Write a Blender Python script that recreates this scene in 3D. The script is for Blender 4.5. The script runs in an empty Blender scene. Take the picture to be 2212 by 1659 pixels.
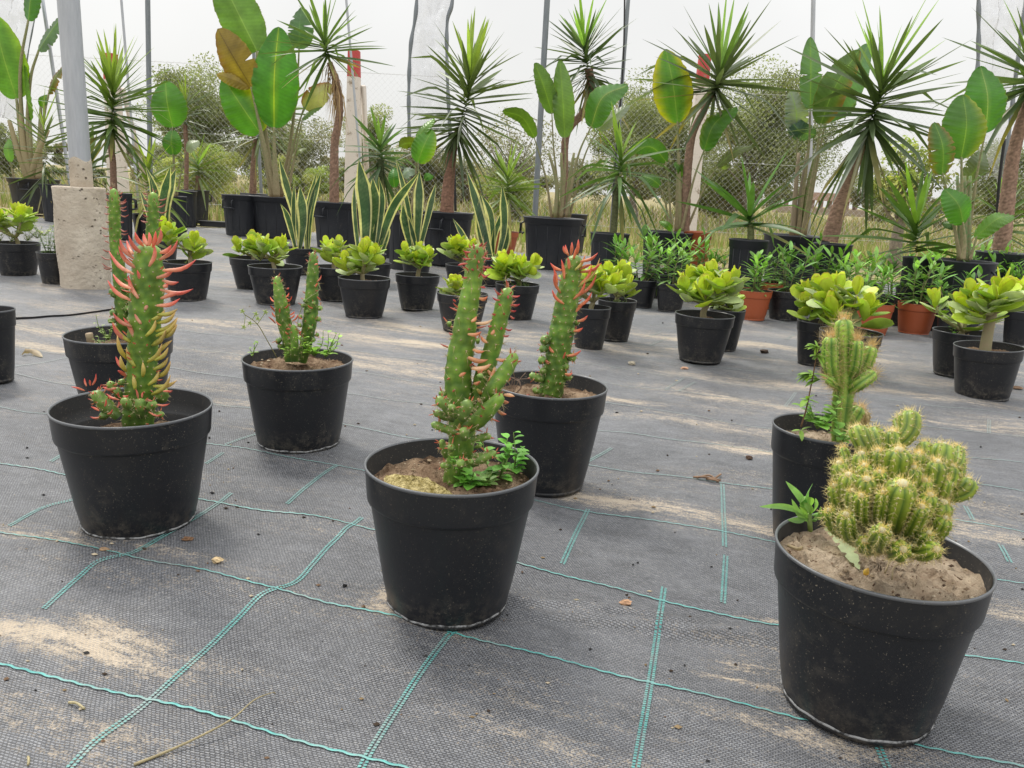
import bpy, math, random
import numpy as np
from mathutils import Vector, Matrix
random.seed(7); np.random.seed(7)
S = bpy.context.scene
PI = math.pi
# ---------------------------------------------------------------- camera
VW, VH, FV = 2212.0, 1659.0, 1720.0        # photo measured on a 2212 x 1659 grid
PITCH, ROLL, CH = math.radians(13.7), math.atan(.055), .55
Fw = np.array([0, math.cos(PITCH), -math.sin(PITCH)])
R0 = np.array([1., 0, 0]); U0 = np.array([0, math.sin(PITCH), math.cos(PITCH)])
Rt = R0*math.cos(ROLL)+U0*math.sin(ROLL); Up = U0*math.cos(ROLL)-R0*math.sin(ROLL)
CAM = np.array([0, 0, CH])
cd = bpy.data.cameras.new('camera'); cam = bpy.data.objects.new('camera', cd); S.collection.objects.link(cam)
cd.sensor_width = 36; cd.lens = 36*FV/VW; cd.clip_start = .02; cd.clip_end = 3000
m = Matrix(((Rt[0], Up[0], -Fw[0], 0), (Rt[1], Up[1], -Fw[1], 0), (Rt[2], Up[2], -Fw[2], CH), (0, 0, 0, 1)))
cam.matrix_world = m
S.camera = cam
S.render.resolution_x, S.render.resolution_y = 1024, 768
S.view_settings.view_transform = 'Standard'; S.view_settings.look = 'None'
S.view_settings.exposure = 0.2; S.view_settings.gamma = 1
# ---------------------------------------------------------------- world: thin bright overcast
SUN_EL, SUN_AZ = math.radians(52), math.radians(-35)
w = bpy.data.worlds.new('World'); S.world = w; w.use_nodes = True
nt = w.node_tree; nt.nodes.clear()
def N(t, typ, **kw):
    n = t.nodes.new(typ)
    for k, v in kw.items(): setattr(n, k, v)
    return n
out = N(nt, 'ShaderNodeOutputWorld'); bg = N(nt, 'ShaderNodeBackground'); bg.inputs[1].default_value = .1
sky = N(nt, 'ShaderNodeTexSky', sky_type='NISHITA'); sky.sun_disc = False
sky.sun_elevation = SUN_EL; sky.sun_rotation = SUN_AZ; sky.dust_density = 4
tc = N(nt, 'ShaderNodeTexCoord'); sp = N(nt, 'ShaderNodeSeparateXYZ'); nt.links.new(tc.outputs['Generated'], sp.inputs[0])
rp = N(nt, 'ShaderNodeValToRGB'); nt.links.new(sp.outputs[2], rp.inputs[0])
e = rp.color_ramp.elements; e[0].position = 0; e[0].color = (.74, .74, .72, 1); e[1].position = 1; e[1].color = (1.98, 1.96, 1.92, 1)
for p_, c_ in ((.12, (.815, .815, .80, 1)), (.28, (.86, .86, .855, 1)), (.5, (1.3, 1.31, 1.33, 1))):
    q = e.new(p_); q.color = c_
nz = N(nt, 'ShaderNodeTexNoise'); nz.inputs['Scale'].default_value = 2.2; nz.inputs['Detail'].default_value = 4
mp = N(nt, 'ShaderNodeMapRange'); mp.inputs[1].default_value = .3; mp.inputs[2].default_value = .7; mp.inputs[3].default_value = 9.1; mp.inputs[4].default_value = 10.7
nt.links.new(tc.outputs['Generated'], nz.inputs[0]); nt.links.new(nz.outputs[0], mp.inputs[0])
vm = N(nt, 'ShaderNodeVectorMath', operation='SCALE'); nt.links.new(rp.outputs[0], vm.inputs[0]); nt.links.new(mp.outputs[0], vm.inputs['Scale'])
mx = N(nt, 'ShaderNodeMix', data_type='RGBA'); mx.inputs[0].default_value = .96
nt.links.new(sky.outputs[0], mx.inputs[6]); nt.links.new(vm.outputs[0], mx.inputs[7])
nt.links.new(mx.outputs[2], bg.inputs[0]); nt.links.new(bg.outputs[0], out.inputs[0])
# ---------------------------------------------------------------- sun behind thin cloud
sd = bpy.data.lights.new('sun', 'SUN'); so = bpy.data.objects.new('sun', sd); S.collection.objects.link(so)
sd.energy = 2.0; sd.angle = math.radians(12); sd.color = (1, .95, .86)
sdir = Vector((math.sin(SUN_AZ)*math.cos(SUN_EL), math.cos(SUN_AZ)*math.cos(SUN_EL), math.sin(SUN_EL)))
so.rotation_euler = sdir.to_track_quat('Z', 'Y').to_euler()

# ---------------------------------------------------------------- measuring helpers
def ray(x, y): return Fw*FV+Rt*(x-VW/2)-Up*(y-VH/2)
def G(x, y, z=0.):
    d = ray(x, y); return CAM+d*((z-CH)/d[2])
def AT(x, y, D):
    d = ray(x, y); return CAM+d*(D/d[1])
def dep(p): return float((np.asarray(p)-CAM) @ Fw)
def px(n, D): return n/FV*D                   # n photo pixels at depth D in metres
A1 = np.array
def nrm(v):
    v = np.asarray(v, float); return v/(np.linalg.norm(v)+1e-12)

# ---------------------------------------------------------------- mesh builder
class MB:
    def __init__(s): s.v = []; s.c = []; s.f = []; s.n = 0
    def add(s, verts, faces, col=(.5, .5, .5)):
        verts = np.asarray(verts, float).reshape(-1, 3); k = len(verts)
        col = np.asarray(col, float)
        if col.ndim == 1: col = np.tile(col, (k, 1))
        s.v.append(verts); s.c.append(col); b = s.n
        s.f.extend([tuple(i+b for i in f) for f in faces]); s.n += k
        return s
    def grid(s, P, col=(.5, .5, .5), wrap=False):      # P: (n, m, 3)
        n, mm = P.shape[:2]; F = []
        for i in range(n-1):
            for j in range(mm if wrap else mm-1):
                j2 = (j+1) % mm
                F.append((i*mm+j, i*mm+j2, (i+1)*mm+j2, (i+1)*mm+j))
        c = np.asarray(col, float)
        if c.ndim == 3: c = c.reshape(-1, 3)
        return s.add(P.reshape(-1, 3), F, c)
    def box(s, c, size, rot=0., col=(.5, .5, .5)):
        hx, hy, hz = [q/2 for q in size]
        V = A1([(x, y, z) for x in (-hx, hx) for y in (-hy, hy) for z in (-hz, hz)])
        cr, sr = math.cos(rot), math.sin(rot)
        V = np.stack([V[:, 0]*cr-V[:, 1]*sr, V[:, 0]*sr+V[:, 1]*cr, V[:, 2]], 1)+np.asarray(c)
        return s.add(V, [(0, 1, 3, 2), (4, 6, 7, 5), (0, 4, 5, 1), (2, 3, 7, 6), (0, 2, 6, 4), (1, 5, 7, 3)], col)
    def build(s, name, mat, parent=None, smooth=True, loc=None):
        V = np.concatenate(s.v) if s.v else np.zeros((0, 3)); Cc = np.concatenate(s.c) if s.c else np.zeros((0, 3))
        o0 = org(parent) if parent is not None else (np.asarray(loc, float) if loc is not None else np.zeros(3))
        me = bpy.data.meshes.new(name); me.from_pydata((V-o0).tolist(), [], s.f)
        at = me.color_attributes.new('Col', 'FLOAT_COLOR', 'POINT')
        at.data.foreach_set('color', np.concatenate([Cc, np.ones((len(Cc), 1))], 1).astype(np.float32).ravel())
        if smooth: me.polygons.foreach_set('use_smooth', [True]*len(me.polygons))
        me.materials.append(mat); me.update()
        o = bpy.data.objects.new(name, me); S.collection.objects.link(o)
        if parent is not None: o.parent = parent; ORG[o.name] = o0
        else: o.location = o0.tolist(); ORG[o.name] = o0
        return o
ORG = {}
def org(o): return ORG[o.name]
def thing(name, label, cat, loc=(0, 0, 0), group=None):
    o = bpy.data.objects.new(name, None); S.collection.objects.link(o); o.location = [float(q) for q in loc]; o.empty_display_size = .05
    ORG[o.name] = A1([float(q) for q in loc]); tag(o, label, cat, group); return o
def tag(o, label, cat, group=None, kind=None):
    if label: o['label'] = label
    if cat: o['category'] = cat
    if group: o['group'] = group
    if kind: o['kind'] = kind
    return o
def struct(o, kind='structure'): o['kind'] = kind; return o

def frames(P):
    P = np.asarray(P, float); n = len(P)
    T = np.gradient(P, axis=0); T /= np.linalg.norm(T, axis=1)[:, None]+1e-12
    a = A1([1, 0, 0.]) if abs(T[0][0]) < .8 else A1([0, 1, 0.])
    a = nrm(a-T[0]*(a@T[0])); Nn = [a]
    for i in range(1, n):
        a = nrm(a-T[i]*(a@T[i])); Nn.append(a)
    Nn = A1(Nn); return T, Nn, np.cross(T, Nn)
def resample(P, n, extra=None):
    P = np.asarray(P, float)
    if len(P) > 2:                                   # Catmull-Rom first
        Q = np.vstack([2*P[0]-P[1], P, 2*P[-1]-P[-2]]); R = []
        E = None if extra is None else np.concatenate([[extra[0]], extra, [extra[-1]]]); RE = []
        for i in range(1, len(Q)-2):
            for t in np.linspace(0, 1, 12, endpoint=False):
                a, b, c, d = Q[i-1:i+3]
                R.append(.5*((2*b)+(c-a)*t+(2*a-5*b+4*c-d)*t*t+(3*b-a-3*c+d)*t**3))
                if E is not None: RE.append(E[i]*(1-t)+E[i+1]*t)
        R.append(P[-1]); R = A1(R)
        if E is not None: RE.append(extra[-1]); RE = A1(RE)
    else:
        R = P; RE = None if extra is None else np.asarray(extra, float)
    L = np.concatenate([[0], np.cumsum(np.linalg.norm(np.diff(R, axis=0), axis=1))])
    t = np.linspace(0, L[-1], n)
    O = np.stack([np.interp(t, L, R[:, k]) for k in range(3)], 1)
    if extra is None: return O
    return O, np.interp(t, L, RE)
def tube(mb, P, r, M=8, col=(.5, .5, .5), cap=True):
    P = np.asarray(P, float); n = len(P); r = np.broadcast_to(np.asarray(r, float), (n,))
    T, Nn, B = frames(P); a = np.linspace(0, 2*PI, M, endpoint=False)
    V = P[:, None]+r[:, None, None]*(np.cos(a)[None, :, None]*Nn[:, None]+np.sin(a)[None, :, None]*B[:, None])
    c = np.asarray(col, float)
    if c.ndim == 2: c = np.repeat(c[:, None], M, 1)
    mb.grid(V, c, True)
    if cap:
        k = mb.n-n*M
        mb.f.append(tuple(k+i for i in range(M))[::-1]); mb.f.append(tuple(k+(n-1)*M+i for i in range(M)))
def lathe(mb, prof, c, M=48, col=(.5, .5, .5), tilt=None, wob=0., seed=0):
    a = np.linspace(0, 2*PI, M, endpoint=False); rr = np.random.RandomState(seed); ph = rr.rand(3)*6
    q = 1+wob*(np.cos(2*a+ph[0])+.4*np.cos(3*a+ph[1]))
    V = A1([[(r*math.cos(t)*k, r*math.sin(t)*k, z) for t, k in zip(a, q)] for r, z in prof])
    if tilt is not None: V = V @ np.asarray(tilt).T
    mb.grid(V+np.asarray(c), col, True)
def spike(mb, p, d, L, r, c0, c1, bend=0., M=5, n=4, up=A1([0, 0, 1.]), blunt=.15):
    t = np.linspace(0, 1, n+1); d = nrm(d)
    P = np.asarray(p)+d*L*t[:, None]+up*(bend*L*t*t)[:, None]
    rad = r*np.clip(np.sin(np.clip(t*.9+.18, 0, 1)*PI)**.7, .02, 1)*np.where(t > .97, blunt, 1)
    col = A1(c0)*(1-t[:, None])+A1(c1)*t[:, None]
    tube(mb, P, rad, M, col)
def needle(mb, p, d, L, r, col):
    d = nrm(d); a = nrm(np.cross(d, [.3, .5, .8])); b = np.cross(d, a); p = np.asarray(p)
    mb.add([p+a*r, p-a*.5*r+b*.87*r, p-a*.5*r-b*.87*r, p+d*L], [(0, 1, 3), (1, 2, 3), (2, 0, 3)], col)
def blade(mb, P, side, hw, col0, col1=None, fold=.25, nx=2, wave=0., nfreq=0, mcol=None, tear=None, rs=None):
    """leaf blade: P centre line (n,3), side (3,) or (n,3), hw half widths; V-fold; colours base->tip, mcol at the margin"""
    P = np.asarray(P, float); n = len(P); T = np.gradient(P, axis=0)
    side = np.asarray(side, float)
    if side.ndim == 1: side = np.tile(side, (n, 1))
    T /= np.linalg.norm(T, axis=1)[:, None]+1e-9
    side = side-T*(side*T).sum(1)[:, None]; side /= np.linalg.norm(side, axis=1)[:, None]+1e-9
    up = np.cross(side, T); u = np.linspace(-1, 1, 2*nx+1); hw = np.asarray(hw, float)
    if hw.ndim == 1: hwl = hwr = hw
    else: hwl, hwr = hw
    W_ = np.where(u[None, :] < 0, hwl[:, None], hwr[:, None])
    V = P[:, None]+side[:, None]*(u[None, :]*W_)[:, :, None]*math.cos(fold)+up[:, None]*(np.abs(u)[None, :]*W_)[:, :, None]*math.sin(fold)
    if wave:
        V = V+up[:, None]*(np.sin(np.linspace(0, nfreq*2*PI, n))[:, None]*np.abs(u)[None, :]*wave)[:, :, None]
    col1 = col0 if col1 is None else col1; t = np.linspace(0, 1, n)[:, None, None]
    C_ = A1(col0)*(1-t)+A1(col1)*t; C_ = np.repeat(C_, len(u), 1)
    if mcol is not None:
        k = (np.abs(u)**6)[None, :, None]; C_ = C_*(1-k)+A1(mcol)*k
    mb.grid(V, C_)
def wprof(n, kind):
    t = np.linspace(0, 1, n)
    if kind == 'sword': return np.clip((.42+.58*np.sin(np.clip(t*1.25, 0, 1)*PI/1.25/1.0)), 0, 1)*np.clip((1-t)*2.2, 0.01, 1)
    if kind == 'lance': return np.sin(np.clip(t*.97+.03, 0, 1)*PI)**.75+.02
    if kind == 'paddle': return np.clip(np.sin(np.clip(t, 0, 1)**.78*PI), 0.0001, 1)**.52
    if kind == 'ovate': return np.clip(np.sin(np.clip(t, 0, 1)**.82*PI), .0001, 1)**.55
    if kind == 'snake': return np.clip(.55+.45*np.sin(t*2.4), 0, 1)*np.clip((1-t)*3.6, 0.02, 1)**.8
    return np.ones(n)
# ---------------------------------------------------------------- materials
def newmat(name):
    m_ = bpy.data.materials.new(name); m_.use_nodes = True; t = m_.node_tree; t.nodes.clear()
    o = N(t, 'ShaderNodeOutputMaterial'); return m_, t, o
def pr(t, base=None, rough=.6, spec=.5, **kw):
    p = N(t, 'ShaderNodeBsdfPrincipled'); p.inputs['Roughness'].default_value = rough; p.inputs['Specular IOR Level'].default_value = spec
    if base is not None:
        if isinstance(base, (tuple, list)): p.inputs['Base Color'].default_value = (*base[:3], 1)
        else: t.links.new(base, p.inputs['Base Color'])
    for k, v in kw.items(): p.inputs[k].default_value = v
    return p
def noise(t, scale, detail=3, vec=None, rough=.55, dist=0):
    n = N(t, 'ShaderNodeTexNoise'); n.inputs['Scale'].default_value = scale; n.inputs['Detail'].default_value = detail
    n.inputs['Roughness'].default_value = rough; n.inputs['Distortion'].default_value = dist
    if vec is not None: t.links.new(vec, n.inputs['Vector'])
    return n.outputs[0]
def mr(t, v, a, b, c=0., d=1.):
    n = N(t, 'ShaderNodeMapRange'); t.links.new(v, n.inputs[0])
    for i, q in enumerate((a, b, c, d)): n.inputs[i+1].default_value = q
    return n.outputs[0]
def mix(t, f, a, b, mode='MIX'):
    n = N(t, 'ShaderNodeMix', data_type='RGBA', blend_type=mode)
    for s_, v in ((0, f), (6, a), (7, b)):
        if isinstance(v, (int, float)): n.inputs[s_].default_value = v
        elif isinstance(v, (tuple, list)): n.inputs[s_].default_value = (*v[:3], 1)
        else: t.links.new(v, n.inputs[s_])
    return n.outputs[2]
def math_(t, op, a, b=0.):
    n = N(t, 'ShaderNodeMath', operation=op)
    for i, v in enumerate((a, b)):
        if isinstance(v, (int, float)): n.inputs[i].default_value = v
        else: t.links.new(v, n.inputs[i])
    return n.outputs[0]
def bump(t, h, strength=.3, dist=.002):
    n = N(t, 'ShaderNodeBump'); n.inputs['Strength'].default_value = strength; n.inputs['Distance'].default_value = dist
    t.links.new(h, n.inputs['Height']); return n.outputs[0]
def objvec(t):
    a = N(t, 'ShaderNodeTexCoord'); b = N(t, 'ShaderNodeObjectInfo'); c = N(t, 'ShaderNodeVectorMath', operation='ADD')
    t.links.new(a.outputs['Object'], c.inputs[0]); t.links.new(b.outputs['Random'], c.inputs[1]); return c.outputs[0]
def vcol(t): 
    n = N(t, 'ShaderNodeAttribute', attribute_name='Col'); return n.outputs[0]
M = {}
def plastic(name, base, dust=(.30, .26, .2), amt=.5, rough=.35, sc=1.):
    m_, t, o = newmat(name); v = objvec(t)
    sp1 = mr(t, noise(t, 420*sc, 2, v), .66, .72)                # fine specks
    patch = mr(t, noise(t, 9*sc, 4, v, .65), .42, .72)
    smear = mr(t, noise(t, 34*sc, 5, v, .75, .6), .52, .8)
    a = math_(t, 'MULTIPLY', sp1, math_(t, 'ADD', patch, .25)); b = math_(t, 'MULTIPLY', smear, math_(t, 'MULTIPLY', patch, .35))
    tcz = N(t, 'ShaderNodeTexCoord'); sz = N(t, 'ShaderNodeSeparateXYZ'); t.links.new(tcz.outputs['Object'], sz.inputs[0])
    low = math_(t, 'MULTIPLY', mr(t, sz.outputs[2], .0, .055/sc, 1, 0), mr(t, noise(t, 60*sc, 5, v, .8), .47, .72))
    mps = N(t, 'ShaderNodeMapping'); mps.inputs['Scale'].default_value = (9, 60, 60); mps.inputs['Rotation'].default_value = (.5, .4, .9); t.links.new(v, mps.inputs[0])
    scr = math_(t, 'MULTIPLY', mr(t, noise(t, 2.2, 6, mps.outputs[0], .75), .63, .72), mr(t, noise(t, 7, 2, v), .5, .62))
    b = math_(t, 'ADD', b, math_(t, 'ADD', math_(t, 'MULTIPLY', low, .55), math_(t, 'MULTIPLY', scr, .35)))
    rnd = N(t, 'ShaderNodeObjectInfo'); amr = mr(t, rnd.outputs['Random'], 0, 1, amt*.55, amt*1.45)
    f = math_(t, 'MULTIPLY', math_(t, 'ADD', a, b), amr)
    c = mix(t, f, base, dust)
    p = pr(t, c, rough, .45); t.links.new(mr(t, f, 0, .6, rough, .8), p.inputs['Roughness'])
    t.links.new(bump(t, noise(t, 260*sc, 2, v), .12, .0008), p.inputs['Normal'])
    t.links.new(p.outputs[0], o.inputs[0]); return m_
M['pot'] = plastic('black_plastic', (.0125, .0135, .0165), amt=.85)
M['pot_inner'] = plastic('black_plastic_inside', (.02, .02, .021), amt=1.3, rough=.6)
M['rim'] = plastic('pale_rim', (.10, .105, .115), (.4, .38, .34), 1.0, .30)  # rim plastic paler than the pot body
M['bigpot'] = plastic('grey_black_tub', (.020, .022, .028), amt=.35, rough=.5, sc=.4)
M['terra'] = plastic('terracotta_plastic', (.36, .085, .03), (.45, .3, .2), .35, .45)
def leafmat(name, rough=.45, spec=.5, trans=.35, var=.25, sc=30, bmp=0., bsc=60, tg=(1.25, 1.3, .6), veins=0):
    m_, t, o = newmat(name); v = objvec(t); c0 = vcol(t)
    f = mr(t, noise(t, sc, 3, v), .3, .7, 1-var, 1+var)
    vs = N(t, 'ShaderNodeVectorMath', operation='SCALE'); t.links.new(c0, vs.inputs[0]); t.links.new(f, vs.inputs['Scale']); c = vs.outputs[0]
    p = pr(t, c, rough, spec)
    if bmp: t.links.new(bump(t, noise(t, bsc, 3, v), bmp, .002), p.inputs['Normal'])
    if trans:
        tr = N(t, 'ShaderNodeBsdfTranslucent'); t.links.new(mix(t, 1., c, (*tg, 1), 'MULTIPLY'), tr.inputs[0])
        ms = N(t, 'ShaderNodeMixShader'); ms.inputs[0].default_value = trans
        t.links.new(p.outputs[0], ms.inputs[1]); t.links.new(tr.outputs[0], ms.inputs[2]); t.links.new(ms.outputs[0], o.inputs[0])
    else: t.links.new(p.outputs[0], o.inputs[0])
    return m_
M['cactus'] = leafmat('cactus_skin', .40, .38, 0, .34, 38, .35, 150)
M['jade'] = leafmat('succulent_leaf', .42, .4, .32, .15, 40, .1, 60, (1.3, 1.25, .35))
M['fleshy'] = leafmat('fleshy_leaf', .4, .5, .3, .1, 120, 0, 60, (1.3, .95, .7))
M['leaf'] = leafmat('blade_leaf', .42, .5, .35, .2, 14)
M['paddle'] = leafmat('paddle_leaf', .34, .4, .36, .22, 9, .25, 30, (1.2, 1.45, .22))
M['weed'] = leafmat('weed_leaf', .55, .4, .35, .2, 60)
M['bark'] = leafmat('bark', .85, .2, 0, .3, 60, .8, 90)
M['tree'] = leafmat('tree_leaf', .6, .3, .4, .25, 2)
M['grassm'] = leafmat('dry_grass', .7, .3, .35, .2, 1.5)
M['spine'] = leafmat('spine', .5, .4, .3, .1, 20, tg=(1.1, 1, .8))
m_, t, o = newmat('potting_soil'); v = objvec(t)
c = mix(t, mr(t, noise(t, 26, 6, v, .7), .35, .68), (.10, .055, .032), (.36, .26, .17)); c = mix(t, mr(t, noise(t, 220, 3, v), .6, .68), c, (.06, .035, .022))
p = pr(t, c, .95, .15); t.links.new(bump(t, noise(t, 140, 6, v, .75), 1., .006), p.inputs['Normal']); t.links.new(p.outputs[0], o.inputs[0]); M['soil'] = m_
m_, t, o = newmat('sandy_soil'); v = objvec(t)
c = mix(t, mr(t, noise(t, 30, 6, v, .7), .35, .68), (.30, .22, .15), (.60, .49, .36)); c = mix(t, mr(t, noise(t, 150, 4, v), .62, .68), c, (.12, .07, .04))
p = pr(t, c, .95, .15); t.links.new(bump(t, noise(t, 70, 7, v, .75), 1., .010), p.inputs['Normal']); t.links.new(p.outputs[0], o.inputs[0]); M['sandsoil'] = m_
m_, t, o = newmat('moss'); v = objvec(t)
c = mix(t, mr(t, noise(t, 160, 3, v), .35, .65), (.20, .155, .045), (.56, .47, .23)); p = pr(t, c, .95, .1)
t.links.new(bump(t, noise(t, 260, 3, v), 1., .006), p.inputs['Normal']); t.links.new(p.outputs[0], o.inputs[0]); M['moss'] = m_
m_, t, o = newmat('pitted_concrete'); v = objvec(t)
vo = N(t, 'ShaderNodeTexVoronoi'); vo.inputs['Scale'].default_value = 45; t.links.new(v, vo.inputs['Vector'])
pit = math_(t, 'MULTIPLY', mr(t, vo.outputs['Distance'], .0, .28, 1, 0), mr(t, noise(t, 13, 3, v), .5, .62))
c = mix(t, mr(t, noise(t, 8, 5, v, .7), .3, .7), (.44, .37, .29), (.64, .57, .47)); c = mix(t, pit, c, (.16, .12, .09))
p = pr(t, c, .9, .2); hh = math_(t, 'SUBTRACT', mr(t, noise(t, 50, 5, v, .7), 0, 1, 0, .6), pit)
t.links.new(bump(t, hh, 1., .014), p.inputs['Normal']); t.links.new(p.outputs[0], o.inputs[0]); M['concrete'] = m_
def metal(name, a, b, met=.5, rough=.45, stretch=True):
    m_, t, o = newmat(name); tcn = N(t, 'ShaderNodeTexCoord'); mpn = N(t, 'ShaderNodeMapping'); mpn.inputs['Scale'].default_value = (1, 1, .12 if stretch else 1)
    t.links.new(tcn.outputs['Object'], mpn.inputs[0])
    p = pr(t, mix(t, mr(t, noise(t, 60, 5, mpn.outputs[0], .7), .3, .7), a, b), rough, .5, Metallic=met); t.links.new(p.outputs[0], o.inputs[0]); return m_
M['pipe'] = metal('galvanised_pipe', (.37, .39, .43), (.47, .49, .53), .35, .5)
M['thinpole'] = metal('grey_pole', (.16, .18, .20), (.24, .26, .28), .3, .5)
M['wire'] = metal('fence_wire', (.42, .43, .42), (.56, .57, .56), .3, .6, False)
M['cord'] = plastic('black_cord', (.02, .02, .022), amt=.1)
m_, t, o = newmat('fence_post_paint'); c0 = vcol(t); v = objvec(t)
p = pr(t, mix(t, mr(t, noise(t, 9, 6, v, .75), .58, .66), c0, (.30, .24, .18)), .85, .2); t.links.new(bump(t, noise(t, 40, 5, v), .5, .01), p.inputs['Normal']); t.links.new(p.outputs[0], o.inputs[0]); M['post'] = m_
m_, t, o = newmat('polythene_film'); tr = N(t, 'ShaderNodeBsdfTransparent'); tr.inputs[0].default_value = (.97, .97, .98, 1)
v = objvec(t); p = pr(t, (.72, .73, .75), .25, .6); t.links.new(bump(t, noise(t, 9, 6, v, .6, 1.), .8, .05), p.inputs['Normal'])
ms = N(t, 'ShaderNodeMixShader'); t.links.new(mr(t, noise(t, 4, 5, v, .6), .3, .7, .18, .45), ms.inputs[0]); t.links.new(tr.outputs[0], ms.inputs[1]); t.links.new(p.outputs[0], ms.inputs[2]); t.links.new(ms.outputs[0], o.inputs[0]); M['film'] = m_
# woven ground cover
MATA = math.radians(-17.74)
def N2(t):
    g_ = N(t, 'ShaderNodeNewGeometry'); s_ = N(t, 'ShaderNodeSeparateXYZ'); t.links.new(g_.outputs['Position'], s_.inputs[0]); return s_.outputs[1]
def matmat(name, shift=0.):
    m_, t, o = newmat(name); g = N(t, 'ShaderNodeNewGeometry'); mpn = N(t, 'ShaderNodeMapping'); mpn.inputs['Rotation'].default_value = (0, 0, -MATA); mpn.inputs['Location'].default_value = (shift, shift, 0)
    t.links.new(g.outputs['Position'], mpn.inputs[0]); v0 = mpn.outputs[0]
    wob = N(t, 'ShaderNodeVectorMath', operation='SCALE'); nzw = N(t, 'ShaderNodeTexNoise'); nzw.inputs['Scale'].default_value = 9; t.links.new(v0, nzw.inputs[0]); t.links.new(nzw.outputs[1], wob.inputs[0]); wob.inputs['Scale'].default_value = .012
    ad = N(t, 'ShaderNodeVectorMath', operation='ADD'); t.links.new(v0, ad.inputs[0]); t.links.new(wob.outputs[0], ad.inputs[1]); v = ad.outputs[0]
    br = N(t, 'ShaderNodeTexBrick'); t.links.new(v, br.inputs['Vector']); br.inputs['Scale'].default_value = 1.
    br.inputs['Brick Width'].default_value = .0054; br.inputs['Row Height'].default_value = .0031; br.inputs['Mortar Size'].default_value = .0008; br.inputs['Mortar Smooth'].default_value = .5
    br.inputs['Color1'].default_value = (.185, .193, .210, 1); br.inputs['Color2'].default_value = (.105, .110, .124, 1); br.inputs['Mortar'].default_value = (.018, .018, .021, 1)
    # dust film, grazing sheen painted in as paler grey towards the back, and sand
    dust = mr(t, noise(t, 2.2, 7, v0, .72, .4), .36, .66); dust_sheen = math_(t, 'ADD', math_(t, 'MULTIPLY', dust, .30), mr(t, math_(t, 'ADD', N2(t), mr(t, noise(t, 1.3, 5, v0, .7), .3, .7, -1.2, 1.2)), 1.2, 3.8, 0., .34)); c = mix(t, dust_sheen, br.outputs[0], (.255, .262, .278))
    ms3 = N(t, 'ShaderNodeMapping'); ms3.inputs['Scale'].default_value = (1, 2.6, 1); t.links.new(v0, ms3.inputs[0])
    mot = mr(t, noise(t, 17, 8, ms3.outputs[0], .8, .3), .3, .7, .66, 1.30)
    vm_ = N(t, 'ShaderNodeVectorMath', operation='SCALE'); t.links.new(c, vm_.inputs[0]); t.links.new(mot, vm_.inputs['Scale']); c = vm_.outputs[0]
    fine = noise(t, 520, 2, v0)
    c = mix(t, math_(t, 'MULTIPLY', mr(t, fine, .56, .70), .5), c, (.40, .39, .37))
    ms2 = N(t, 'ShaderNodeMapping'); ms2.inputs['Scale'].default_value = (.38, 1.6, 1); t.links.new(v0, ms2.inputs[0])
    st = noise(t, 3.0, 7, ms2.outputs[0], .68, .3)
    ysep = N(t, 'ShaderNodeSeparateXYZ'); t.links.new(g.outputs['Position'], ysep.inputs[0])
    far = mr(t, ysep.outputs[1], .9, 3.0, 0., .09)
    att = N(t, 'ShaderNodeAttribute', attribute_name='Col'); sa = N(t, 'ShaderNodeSeparateColor'); t.links.new(att.outputs[0], sa.inputs[0])
    s0 = math_(t, 'ADD', math_(t, 'ADD', st, far), math_(t, 'MULTIPLY', sa.outputs[0], mr(t, noise(t, 11, 8, ms2.outputs[0], .82, .6), .36, .60, .0, .40)))
    s1 = mr(t, math_(t, 'ADD', s0, math_(t, 'ADD', math_(t, 'MULTIPLY', math_(t, 'SUBTRACT', noise(t, 330, 3, v0, .7), .5), .8), math_(t, 'MULTIPLY', math_(t, 'SUBTRACT', noise(t, 42, 6, ms3.outputs[0], .8), .5), .7))), .63, .88)
    s1 = math_(t, 'MULTIPLY', s1, mr(t, br.outputs[1], 0, 1, .70, 1.15))
    c = mix(t, math_(t, 'MULTIPLY', s1, .85), c, mix(t, noise(t, 60, 3, v0), (.42, .34, .25), (.60, .51, .39)))
    p = pr(t, c, .62, .35); t.links.new(mr(t, s1, 0, 1, .55, .95), p.inputs['Roughness'])
    h = math_(t, 'ADD', math_(t, 'MULTIPLY', br.outputs[1], -1.), math_(t, 'MULTIPLY', s1, .5))
    t.links.new(bump(t, h, .7, .0011), p.inputs['Normal']); t.links.new(p.outputs[0], o.inputs[0]); return m_
M['mat'] = matmat('woven_ground_cover')
m_, t, o = newmat('teal_yarn'); v = objvec(t); gq = N(t, 'ShaderNodeNewGeometry'); c0 = vcol(t)
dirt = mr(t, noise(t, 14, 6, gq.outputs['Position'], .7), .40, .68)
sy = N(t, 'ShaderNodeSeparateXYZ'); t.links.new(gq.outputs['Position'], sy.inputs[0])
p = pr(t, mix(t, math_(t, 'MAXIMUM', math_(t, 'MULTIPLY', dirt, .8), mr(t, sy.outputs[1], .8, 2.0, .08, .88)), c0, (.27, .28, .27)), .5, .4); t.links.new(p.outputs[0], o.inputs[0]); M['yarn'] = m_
m_, t, o = newmat('field_soil'); g = N(t, 'ShaderNodeNewGeometry'); v = g.outputs['Position']
c = mix(t, mr(t, noise(t, .8, 6, v, .6), .4, .6), (.30, .24, .13), (.20, .20, .07)); c = mix(t, mr(t, noise(t, 6, 5, v, .7), .35, .7), c, (.36, .30, .19))
p = pr(t, c, .95, .1); t.links.new(bump(t, noise(t, 25, 5, v), 1., .03), p.inputs['Normal']); t.links.new(p.outputs[0], o.inputs[0]); M['field'] = m_
m_, t, o = newmat('vertex_matte'); p = pr(t, vcol(t), .85, .2); t.links.new(p.outputs[0], o.inputs[0]); M['matte'] = m_
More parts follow.
